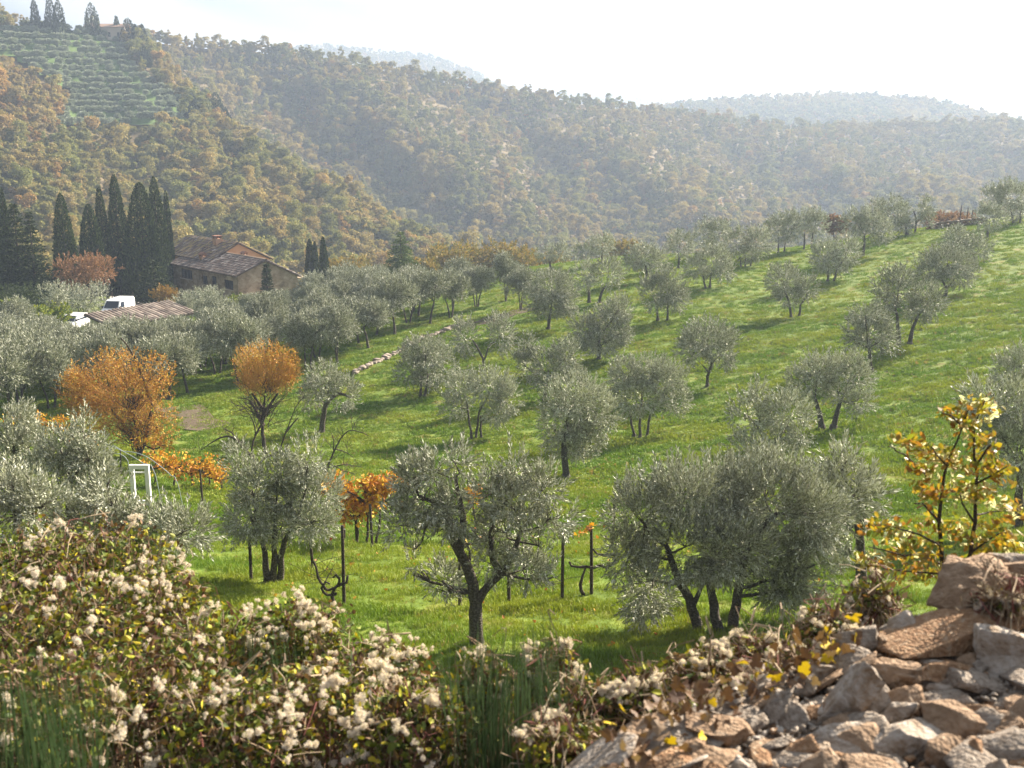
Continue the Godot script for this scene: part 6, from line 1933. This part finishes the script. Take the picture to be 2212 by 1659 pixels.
func rubble() -> void:
	rng.seed = 707
	# [centre x, y, width, height in the crop, depth factor, roll, material, label]
	var big := [
		[1880, 395, 350, 290, 0.9, 0.05, "brown_stone", "brown faceted boulder perched on the long rust-coloured slab", 0.30],
		[2160, 320, 330, 190, 0.8, 0.42, "brown_stone", "tilted tan boulder beside the perched brown boulder", 0.25],
		[2170, 240, 230, 120, 0.8, 0.3, "grey_stone", "dull brown stone behind the tilted tan boulder", 0.2],
		[1850, 620, 700, 165, 0.5, 0.17, "rust_stone", "long rust-coloured slab lying across the top of the rubble", 0.12],
		[2190, 560, 260, 150, 0.6, 0.15, "rust_stone", "broken end piece of the long rust-coloured slab", 0.14],
		[2110, 745, 320, 230, 0.6, -0.12, "pale_stone", "pale speckled block under the long rust slab", 0.16],
		[1320, 655, 210, 120, 0.7, 0.25, "grey_stone", "grey split slab at the upper end of the rubble", 0.14],
		[1190, 1010, 170, 560, 0.45, -0.55, "pale_stone", "long pale slab standing on edge in the rubble", 0.12],
		[1300, 880, 120, 330, 0.5, -0.40, "brown_stone", "brown slab leaning against the long pale slab", 0.14],
		[540, 1165, 430, 160, 0.7, -0.08, "brown_stone", "flat brown stone with pale weathered top near dry leaves", 0.15],
		[1515, 1190, 420, 190, 0.7, 0.26, "pale_stone", "boat-shaped pale slab jutting out over a dark hollow", 0.14],
		[1750, 815, 300, 120, 0.7, 0.08, "rust_stone", "orange-brown block below the long rust slab", 0.18],
		[1490, 880, 250, 170, 0.7, 0.05, "brown_stone", "square brown block beside the leaning slab", 0.2],
		[1825, 1120, 250, 190, 0.8, 0.05, "brown_stone", "tan square block next to the boat-shaped slab", 0.2],
		[260, 1295, 160, 130, 0.9, 0.3, "pale_stone", "pale lump of stone at the foot of the rubble", 0.2],
		[500, 1320, 280, 110, 0.8, -0.2, "brown_stone", "dark brown stone at the bottom of the rubble", 0.2],
		[1520, 1050, 210, 80, 0.6, 0.5, "pale_stone", "thin pale splinter lying above the boat-shaped slab", 0.15],
		[1750, 965, 270, 60, 0.7, 0.14, "grey_stone", "thin grey plate of stone in the middle of the rubble", 0.15],
		[1950, 890, 200, 110, 0.8, -0.1, "grey_stone", "grey lichened stone under the pale speckled block", 0.2],
		[1440, 665, 80, 95, 0.9, 0.2, "brown_stone", "small upright tan stone at the end of the rust slab", 0.2],
		[2120, 1120, 250, 130, 0.8, 0.1, "brown_stone", "tan and pale stone half buried in grit", 0.2],
		[1780, 1290, 190, 160, 0.8, 0.1, "brown_stone", "tan lump at the lower edge of the rubble", 0.2],
		[880, 1010, 130, 130, 0.6, -0.4, "pale_stone", "small pale plate beside dry vine leaves", 0.14],
		[1090, 830, 150, 90, 0.6, 0.6, "pale_stone", "white-faced chip above the long pale slab", 0.14],
		[1230, 760, 130, 80, 0.6, 0.5, "pale_stone", "pale chip under the grey split slab", 0.14],
		[2080, 1260, 260, 150, 0.8, 0.2, "grey_stone", "rough grey stone at the edge of the rubble", 0.2]]
	for b in big:
		var c := crop9(b[0], b[1])
		var d := heap_distance(c.y)
		var k := d / FOCAL / 2.458 / 1.0366
		var p := at(c.x, c.y, d)
		var w: float = b[2] * k
		var h: float = b[3] * k
		var g := land(p.x, p.z)
		var o := thing("rock", p, b[7], "rock", "rubble heap")
		var s := part("stone", stone(Vector3(w, h, maxf(w, h) * b[4]) * 1.12, 12, b[8] * 0.8, 9), M[b[6]], o)
		s.rotation = Vector3(PITCH * -0.6 + rng.randf_range(-0.1, 0.1), rng.randf_range(-0.25, 0.25), b[5])
	# small broken pieces: six shapes, shared
	var shapes := []
	for i in 9:
		shapes.append(stone(Vector3(rng.randf_range(0.8, 1.3), rng.randf_range(0.10, 0.30), rng.randf_range(0.5, 1.0)), 5, 0.16, 7))
	var mats := [M.brown_stone, M.pale_stone, M.grey_stone, M.brown_stone, M.rust_stone, M.grey_stone]
	var words := ["tan", "pale", "grey", "tan", "rusty", "grey"]
	var made := 0
	while made < 285:
		var x := rng.randf_range(-150, 2350)
		var y := rng.randf_range(560, 1480)
		# the heap slopes down to one side
		if y < 1240.0 - x * 0.45 + rng.randf_range(-60, 60):
			continue
		var c := crop9(x, y)
		var d := heap_distance(c.y) + rng.randf_range(-0.03, 0.08)
		var p := at(c.x, c.y, d)
		var i := rng.randi() % 6
		var o := thing("rubble_stone", p, "small broken flat %s stone lying in the rubble heap" % words[i], "stone", "small %s stones of the rubble heap" % words[i])
		var s := part("stone", shapes[rng.randi() % 9], mats[i], o)
		s.rotation = Vector3(rng.randf_range(-0.3, 0.6), rng.randf_range(-0.8, 0.8), 0.3 + rng.randf_range(-0.45, 0.45))
		s.scale = Vector3.ONE * (rng.randf_range(0.035, 0.075) + 0.13 * pow(rng.randf(), 3.0))
		made += 1
	# grit that fills the heap: a lumpy mound and chips
	var st := new_tool()
	var n := 70
	for j in n + 1:
		for i in n + 1:
			var c := crop9(lerpf(-500, 2800, i / float(n)), lerpf(420, 1750, j / float(n)))
			var fall := maxf(0.0, 1240.0 - lerpf(-500, 2800, i / float(n)) * 0.45 - lerpf(420, 1750, j / float(n)))
			var d := heap_distance(c.y) + 0.045 + 0.03 * noise.get_noise_2d(i * 9.0, j * 9.0) + 0.035 * noise_fine.get_noise_2d(i * 16.0, j * 16.0)
			var p := at(c.x, c.y, d)
			p.y -= fall * 0.0006 + maxf(0.0, 560.0 - lerpf(420, 1750, j / float(n))) * 0.0012
			st.add_vertex(p)
	for j in n:
		for i in n:
			var a := j * (n + 1) + i
			for k in [a, a + 1, a + n + 1, a + 1, a + n + 2, a + n + 1]:
				st.add_index(k)
	st.generate_normals()
	M.grit = textured(noise_tex(71, 0.05, [[0.0, Color(0.06, 0.045, 0.035)], [0.5, Color(0.20, 0.155, 0.12)], [1.0, Color(0.36, 0.31, 0.27)]]), 2.5, 0.95, noise_tex(72, 0.08, []), 1.6)
	tag(part("rubble_ground", st.commit(), M.grit, self), "", "", "", "structure")
	var list := []
	for i in 6500:
		var x := rng.randf_range(-200, 2400)
		var y := rng.randf_range(480, 1500)
		if y < 1260.0 - x * 0.45 + rng.randf_range(-80, 80):
			continue
		var c := crop9(x, y)
		var p := at(c.x, c.y, heap_distance(c.y) + rng.randf_range(0.01, 0.08))
		var s := rng.randf_range(0.005, 0.02)
		var f := rng.randf_range(0.5, 1.3)
		var tint := Color(0.27, 0.20, 0.14).lerp(Color(0.36, 0.33, 0.30), rng.randf()) * f
		list.append([Transform3D(Basis.from_euler(Vector3(rng.randf() * 6.0, rng.randf() * 6.0, rng.randf() * 6.0)).scaled(Vector3(s, s, s)), p), tint])
	var m := StandardMaterial3D.new()
	m.vertex_color_use_as_albedo = true
	m.roughness = 0.9
	scatter("gravel", stone(Vector3(1.3, 0.5, 0.9), 2, 0.2, 4), m, list, "loose chips and grit between the stones of the heap")

func scatter(called: String, mesh: Mesh, m: Material, list: Array, label: String) -> void:
	var mm := MultiMesh.new()
	mm.transform_format = MultiMesh.TRANSFORM_3D
	mm.use_colors = true
	mm.mesh = mesh
	mm.instance_count = list.size()
	for i in list.size():
		mm.set_instance_transform(i, list[i][0])
		mm.set_instance_color(i, list[i][1])
	var o := MultiMeshInstance3D.new()
	o.multimesh = mm
	o.material_override = m
	o.name = numbered(called)
	add_child(o)
	tag(o, label, called, "", "stuff")

func crop6(x: float, y: float) -> Vector2:
	return Vector2((x / 2.765 + 1493.0) / 1.0366, (y / 2.765 + 700.0) / 1.0366)

# A lobed oak leaf about one unit long.
func oak_leaf() -> ArrayMesh:
	var half := [Vector2(0.03, 0.0), Vector2(0.05, 0.10), Vector2(0.16, 0.17), Vector2(0.12, 0.27), Vector2(0.25, 0.37), Vector2(0.19, 0.47), Vector2(0.31, 0.58), Vector2(0.22, 0.67), Vector2(0.27, 0.80), Vector2(0.14, 0.86), Vector2(0.10, 0.96), Vector2(0.0, 1.0)]
	var st := new_tool()
	var cup := rng.randf_range(-0.25, 0.35)
	var bend := rng.randf_range(-0.35, 0.2)
	for i in half.size() - 1:
		for s in [-1.0, 1.0]:
			var a: Vector2 = half[i]
			var b: Vector2 = half[i + 1]
			var f := func(x: float, y: float) -> Vector3: return Vector3(x, y, cup * absf(x) + bend * y * y)
			for q in [f.call(0.0, a.y), f.call(a.x * s, a.y), f.call(b.x * s, b.y), f.call(0.0, a.y), f.call(b.x * s, b.y), f.call(0.0, b.y)]:
				st.add_vertex(q)
	return close_tool(st)

func oak() -> void:
	rng.seed = 808
	var depth := -5.0
	var base := on_depth(crop6(1720, 1600).x, crop6(1720, 1600).y, depth)
	base.y = land(base.x, base.z)
	var o := thing("oak_sapling", base, "young oak with yellow, orange and green autumn leaves beside the rubble heap", "oak")
	var lines := [[[1720, 1760], [1700, 1560], [1692, 1400], [1690, 1150], [1720, 1000], [1790, 800], [1850, 650], [1880, 560]], [[1740, 1760], [1880, 1500], [1905, 1200], [1915, 1000], [1900, 780], [1940, 600], [1980, 510]], [[1690, 1160], [1630, 1060], [1560, 960], [1470, 880], [1370, 830]], [[1700, 1450], [1560, 1380], [1400, 1330], [1190, 1320]], [[1908, 1250], [2000, 1235], [2100, 1230], [2240, 1210]], [[1912, 1060], [2010, 1010], [2110, 950]], [[1700, 1560], [1580, 1500], [1450, 1500], [1250, 1450]], [[1740, 950], [1660, 880], [1640, 830]], [[1690, 1300], [1600, 1200], [1530, 1180]], [[1905, 1300], [1840, 1180], [1810, 1080]], [[1890, 1480], [2010, 1400], [2110, 1340]], [[1720, 1620], [1560, 1600], [1330, 1580]], [[1915, 950], [2000, 830], [2040, 780]], [[1830, 700], [1760, 640], [1700, 620]]]
	var st := new_tool()
	var along := []
	for i in lines.size():
		var c := curve(rel(lines[i], base, crop6, 0.0 if i < 2 else 0.22), 0.07, 0.006)
		tube(st, c, 0.014 if i < 2 else 0.006, 0.0025, 6, 0.08)
		along.append_array(c.slice(c.size() / 3) if i < 2 else c)
	part("trunk", close_tool(st), M.bark_dark, o)
	var shapes := []
	for i in 6:
		shapes.append(oak_leaf())
	var tones := [Color(0.34, 0.27, 0.03), Color(0.40, 0.23, 0.035), Color(0.19, 0.22, 0.03), Color(0.30, 0.15, 0.04), Color(0.42, 0.31, 0.05), Color(0.27, 0.25, 0.04), Color(0.23, 0.235, 0.04), Color(0.29, 0.20, 0.07)]
	var mats := []
	for t in tones:
		var m := leaf_mat(0.9, 0.45, t)
		m.vertex_color_use_as_albedo = false
		mats.append(m)
	var lobes := [[1960, 560, 150, 60], [1780, 640, 110, 60], [1900, 690, 150, 80], [1500, 800, 130, 50], [1640, 850, 120, 60], [1950, 830, 120, 100], [1760, 900, 90, 80], [1960, 950, 120, 80], [1600, 980, 110, 70], [2080, 980, 80, 60], [1800, 1100, 150, 90], [1620, 1120, 110, 60], [1960, 1120, 110, 80], [1300, 1320, 130, 60], [1500, 1380, 130, 80], [1680, 1320, 140, 80], [1420, 1480, 150, 70], [1620, 1480, 150, 90], [1850, 1350, 130, 100], [2050, 1350, 130, 100], [2150, 1200, 100, 70], [1950, 1500, 150, 80], [1250, 1560, 120, 60], [1500, 1600, 160, 60], [2150, 1450, 80, 80], [1700, 1620, 140, 60]]
	var k := -depth / FOCAL / 2.866
	var n := 0
	var extra := Bag.new()
	var flat := []
	for s in shapes:
		flat.append((s as ArrayMesh).get_faces())
	for i in 1900:
		var l: Array = lobes[i % lobes.size()]
		var c: Vector3 = rel([[l[0], l[1]]], base, crop6)[0]
		var p := c + rand_dir() * Vector3(l[2] * k, l[3] * k, 0.16) * pow(rng.randf(), 0.45)
		# leaves hang from the closest branch, so draw them towards it
		var q: Vector3 = along[rng.randi() % along.size()]
		for t in 26:
			var a: Vector3 = along[rng.randi() % along.size()]
			if a.distance_to(p) < q.distance_to(p):
				q = a
		p = p.lerp(q, 0.25)
		var size := rng.randf_range(0.025, 0.047)
		var tone := rng.randi() % tones.size()
		var b := aim((p - q).normalized() + rand_dir() * 0.7 + Vector3(0, -0.15, 0), size)
		var sh := rng.randi() % 6
		if i % 6 == 0 and n < 300:
			var leaf := part("leaf", shapes[sh], mats[tone], o)
			leaf.transform = Transform3D(b, p)
			n += 1
		else:
			var f := rng.randf_range(0.8, 1.15)
			var tc: Color = tones[tone]
			extra.add(Transform3D(b, p), flat[sh], flat_colors((flat[sh] as PackedVector3Array).size(), Color(tc.r * f, tc.g * f, tc.b * f)))
	var e := part("leaves", extra.mesh(), leaf_mat(0.9, 0.45), o)
	e.set_meta("kind", "stuff")

func ovate(s: float) -> PackedVector3Array:
	var rim := [Vector3(0, 0, 0), Vector3(-0.30, 0.22, 0.05), Vector3(-0.27, 0.55, 0.07), Vector3(0, 1.0, -0.05), Vector3(0.27, 0.55, 0.07), Vector3(0.30, 0.22, 0.05)]
	var v := PackedVector3Array()
	var c := Vector3(0, 0.45, -0.02)
	for i in rim.size():
		v.append(c * s)
		v.append((rim[i] as Vector3) * s)
		v.append((rim[(i + 1) % rim.size()] as Vector3) * s)
	return v

# A cluster of feathery clematis seed heads.
func seed_cluster(heads: int) -> ArrayMesh:
	var bag := Bag.new()
	for h in heads:
		var c := rand_dir() * rng.randf_range(0.0, 0.055) * Vector3(1, 0.8, 1)
		var r := rng.randf_range(0.016, 0.026)
		for i in 80:
			var d := (rand_dir() + Vector3(0, 0.25, 0)).normalized()
			var side := d.cross(rand_dir()).normalized()
			var curl := d.cross(side) * r * 0.45
			var f := rng.randf_range(0.8, 1.08)
			var col := Color(0.84 * f, 0.765 * f, 0.755 * f)
			var m := c + d * r * 0.65 + curl * 0.3
			var e := c + d * r * 1.15 + curl
			bag.tri(c + side * 0.0008, m + side * 0.0019, c - side * 0.0008, col)
			bag.tri(m + side * 0.0019, e, m - side * 0.0019, col)
	return bag.mesh()

func clematis() -> void:
	rng.seed = 909
	var leaf := ovate(0.036)
	var greens := [Color(0.182, 0.215, 0.029), Color(0.098, 0.130, 0.023), Color(0.286, 0.293, 0.029), Color(0.117, 0.072, 0.036), Color(0.052, 0.085, 0.023), Color(0.442, 0.364, 0.033), Color(0.156, 0.085, 0.039), Color(0.085, 0.117, 0.033), Color(0.195, 0.208, 0.039), Color(0.072, 0.098, 0.026), Color(0.130, 0.163, 0.026), Color(0.091, 0.058, 0.033)]
	var browns := [Color(0.12, 0.07, 0.04), Color(0.17, 0.105, 0.06), Color(0.09, 0.05, 0.035), Color(0.23, 0.16, 0.10), Color(0.16, 0.15, 0.03)]
	var clusters := []
	for i in 7:
		clusters.append(seed_cluster(5 + i % 4))
	M.plume = leaf_mat(0.8, 0.9)
	# [pixel x, y, half width, half height, distance, leaves, seed heads, brownness, label]
	var mounds := [
		[60, 1235, 150, 95, 6.4, 900, 16, 0.15, "clematis mound at the far end of the thicket, under the low olive"],
		[235, 1215, 140, 75, 6.2, 800, 22, 0.10, "clematis mound with pale seed heads against the low olives"],
		[120, 1370, 180, 120, 5.3, 1100, 14, 0.25, "dark clematis mound in the shade of its own leaves"],
		[330, 1320, 130, 95, 5.6, 900, 26, 0.12, "clematis mound with long white trails of seed heads"],
		[60, 1540, 170, 110, 4.3, 800, 9, 0.35, "shaded clematis tangle behind the low broom"],
		[300, 1500, 190, 120, 4.6, 1100, 16, 0.30, "shaded clematis tangle between the white trails and the broom"],
		[480, 1420, 120, 90, 5.2, 800, 24, 0.12, "bright clematis mound below the three-stemmed olive"],
		[510, 1570, 190, 100, 4.3, 1000, 20, 0.30, "brownish clematis tangle at the foot of the bright mounds"],
		[650, 1390, 120, 90, 5.3, 850, 30, 0.08, "clematis mound crowded with white heads before the knotted vine"],
		[700, 1530, 150, 100, 4.5, 950, 22, 0.2, "yellow-leaved clematis mound with loose white heads"],
		[830, 1470, 110, 80, 4.9, 700, 26, 0.08, "clematis mound with a thick white crest of seed heads"],
		[900, 1570, 130, 90, 4.2, 800, 20, 0.3, "clematis tangle below the thick white crest"],
		[1045, 1480, 60, 75, 4.5, 380, 12, 0.15, "small clematis tuft beside the tall broom"],
		[1195, 1450, 60, 60, 4.4, 300, 14, 0.15, "small clematis tuft on the far side of the tall broom"],
		[1270, 1530, 110, 55, 4.1, 520, 16, 0.35, "low clematis mat between the broom and the rubble"],
		[1230, 1620, 110, 45, 3.7, 420, 12, 0.6, "low clematis mat with white tufts at the foot of the rubble"],
		[1400, 1495, 100, 40, 4.1, 420, 20, 0.45, "low clematis mat with a row of white heads on the bank edge"],
		[1530, 1455, 100, 40, 4.2, 400, 20, 0.6, "dry clematis mat along the top of the bank"],
		[1650, 1420, 90, 38, 4.3, 360, 18, 0.7, "brown withered clematis mat beside the grey split slab"],
		[1790, 1360, 70, 40, 4.6, 260, 10, 0.5, "clematis trail creeping towards the young oak"],
		[1880, 1300, 55, 50, 4.8, 220, 12, 0.3, "clematis trail hung with white heads under the young oak"],
		[2170, 1300, 40, 20, 3.55, 60, 5, 0.4, "clematis sprig with white heads lying on the rubble"],
		[1500, 1580, 110, 50, 3.6, 300, 5, 0.85, "withered creeper with dry brown leaves over the stones"],
		[1700, 1500, 90, 45, 3.6, 240, 3, 0.85, "withered creeper with a few yellow leaves beside the pale slab"]]
	for m in mounds:
		var c := at(m[0], m[1], m[4])
		var k: float = m[4] / FOCAL
		var g := land(c.x, c.z)
		var r := Vector3(m[2] * k, m[3] * k, minf(m[2] * k, 0.45))
		var o := thing("clematis", Vector3(c.x, g, c.z), m[8], "climber", "clematis thicket on the bank")
		var h := Vector3(0, c.y - g, 0)
		var stems := Bag.new()
		for i in 240:
			var e := h + rand_dir() * r * rng.randf_range(0.5, 1.1)
			var s := Vector3(e.x * rng.randf_range(0.2, 1.0), minf(-0.05, e.y - rng.randf_range(0.2, 0.7)) if rng.randf() < 0.3 else e.y + rng.randf_range(-0.35, 0.1), e.z * rng.randf_range(0.2, 1.0) + rng.randf_range(-0.1, 0.1))
			var col := Color(0.16, 0.105, 0.065).lerp(Color(0.32, 0.26, 0.18), rng.randf())
			if rng.randf() < 0.15:
				col = Color(0.16, 0.055, 0.05)
			bare_shoot(stems, s, e, 0.0032, 0.0016, col, rand_dir() * 0.10, 4)
		part("stems", stems.mesh(), M.twig, o)
		var bag := Bag.new()
		var off := rng.randf() * 100.0
		for i in int(m[5] * 2.1):
			var d := rand_dir()
			var edge := 1.0 + 0.4 * noise.get_noise_3d(d.x * 80.0 + off, d.y * 80.0, d.z * 80.0)
			var p := h + d * r * edge * pow(rng.randf(), 0.42)
			var col: Color = greens[rng.randi() % greens.size()]
			if rng.randf() < m[7] * 0.7:
				col = browns[rng.randi() % browns.size()]
			var f := rng.randf_range(0.7, 1.25)
			bag.add(Transform3D(aim(rand_dir() + Vector3(0, -0.2, 0.2), rng.randf_range(0.5, 1.15)), p), leaf, flat_colors(leaf.size(), Color(col.r * f, col.g * f, col.b * f)))
		part("leaves", bag.mesh(), M.leaf, o)
		var d := Vector3.UP
		var step := Vector3.ZERO
		var reach := 1.0
		var sprays := Bag.new()
		for i in int(m[6] * 2.8):
			# the heads sit in trails along the shoots
			if i % 8 == 0 or rng.randf() < 0.1:
				d = (rand_dir() + Vector3(0, 0.55, 0.45)).normalized()
				step = rand_dir() * 0.14
				reach = 1.0 if rng.randf() < 0.6 else 1.18
			else:
				d = (d + step + rand_dir() * 0.06).normalized()
			var p := h + d * r * reach * rng.randf_range(0.88, 1.12)
			if reach > 1.0:
				bare_shoot(sprays, h + d * r * 0.8 + rand_dir() * 0.04, p, 0.0020, 0.0012, Color(0.24, 0.18, 0.12), rand_dir() * 0.03, 3)
			var s := part("seed_head", clusters[rng.randi() % 7], M.plume, o)
			s.position = p
			s.rotation = Vector3(rng.randf() * 6.0, rng.randf() * 6.0, rng.randf() * 6.0)
			s.scale = Vector3.ONE * (0.22 + 0.40 * rng.randf() * rng.randf() + 0.10 * rng.randf())
		if sprays.v.size() > 0:
			part("shoots", sprays.mesh(), M.twig, o)
	# dry stalks, litter and grass that fill the bank between them
	var clump := Bag.new()
	for i in 16:
		var e := (rand_dir() * Vector3(1, 0.5, 1) + Vector3(0, 0.5, 0)).normalized() * rng.randf_range(0.10, 0.24)
		bare_shoot(clump, Vector3.ZERO + rand_dir() * 0.03, e, 0.0026, 0.001, Color(1, 1, 1) * rng.randf_range(0.7, 1.2), rand_dir() * 0.05, 2)
	for i in 9:
		clump.add(Transform3D(aim(rand_dir(), rng.randf_range(0.5, 1.0)), rand_dir() * 0.10 + Vector3(0, 0.07, 0)), leaf, flat_colors(leaf.size(), Color(1.0, 0.8, 0.6) * rng.randf_range(0.6, 1.2)))
	var list := []
	for i in 6000:
		var z := rng.randf_range(-9.5, -2.9)
		var x := rng.randf_range(-0.62, 0.60) * -z - 0.1
		if x > 0.45 and z > -4.1:
			continue
		var s := rng.randf_range(0.6, 1.5)
		var col := Color(0.09, 0.06, 0.035).lerp(Color(0.20, 0.15, 0.085), rng.randf())
		if rng.randf() < 0.4:
			col = Color(0.10, 0.13, 0.025)
		list.append([Transform3D(Basis(Vector3.UP, rng.randf() * TAU).scaled(Vector3(s, s, s)), Vector3(x, land(x, z), z)), col])
	scatter("undergrowth", clump.mesh(), M.dry_leaf, list, "tangle of dry stalks and small leaves covering the bank")
	# curled brown leaves with a few yellow ones on the stones
	var dry := Bag.new()
	var vl := vine_leaf(0.07)
	for i in 210:
		var x := rng.randf_range(-100, 1300)
		var y := 1190.0 - x * 0.45 + rng.randf_range(-150, 190)
		var c := crop9(x, y)
		var p := at(c.x, c.y, heap_distance(c.y) - rng.randf_range(0.0, 0.12))
		var col: Color = browns[rng.randi() % 4]
		if rng.randf() < 0.10:
			col = Color(0.55, 0.40, 0.02)
		dry.add(Transform3D(aim(rand_dir() + Vector3(0, 0.4, 0), rng.randf_range(0.28, 0.62)), p), vl, flat_colors(vl.size(), col))
	var o2 := part("withered_leaves", dry.mesh(), M.leaf, self)
	tag(o2, "withered brown and yellow leaves strewn over the stones", "leaves", "", "stuff")

func brooms() -> void:
	rng.seed = 111
	for b in [[1115, 1640, 260, 4.15, 520, 0.42, "tall green broom with rush-like stems in the middle of the bank"], [60, 1700, 230, 3.9, 460, 0.55, "low green broom with rush-like stems under the dark clematis"], [575, 1480, 120, 5.0, 140, 0.3, "thin broom sprouting from the clematis thicket"]]:
		var p := at(b[0], b[1], b[3])
		var g := land(p.x, p.z)
		var o := thing("broom_bush", Vector3(p.x, g, p.z), b[6], "broom")
		var k: float = b[3] / FOCAL
		var root := Vector3(0, p.y - g, 0)
		var bag := Bag.new()
		for i in int(b[4] * 0.6):
			var a := rng.randf() * TAU
			var lean: float = rng.randf() * b[5] * 1.4
			var d := Vector3(cos(a) * lean, 1.0, sin(a) * lean).normalized()
			var len: float = b[2] * k * rng.randf_range(0.55, 1.1)
			var f := rng.randf_range(0.7, 1.3)
			var s := Vector3(cos(a), 0, sin(a)) * rng.randf_range(0.0, 0.10)
			bare_shoot(bag, s + Vector3(0, minf(0.0, root.y), 0), s + root + d * len, 0.0022, 0.0009, Color(0.060 * f, 0.105 * f, 0.035 * f), Vector3(cos(a), 0, sin(a)) * 0.05, 4)
		part("stems", bag.mesh(), M.twig, o)
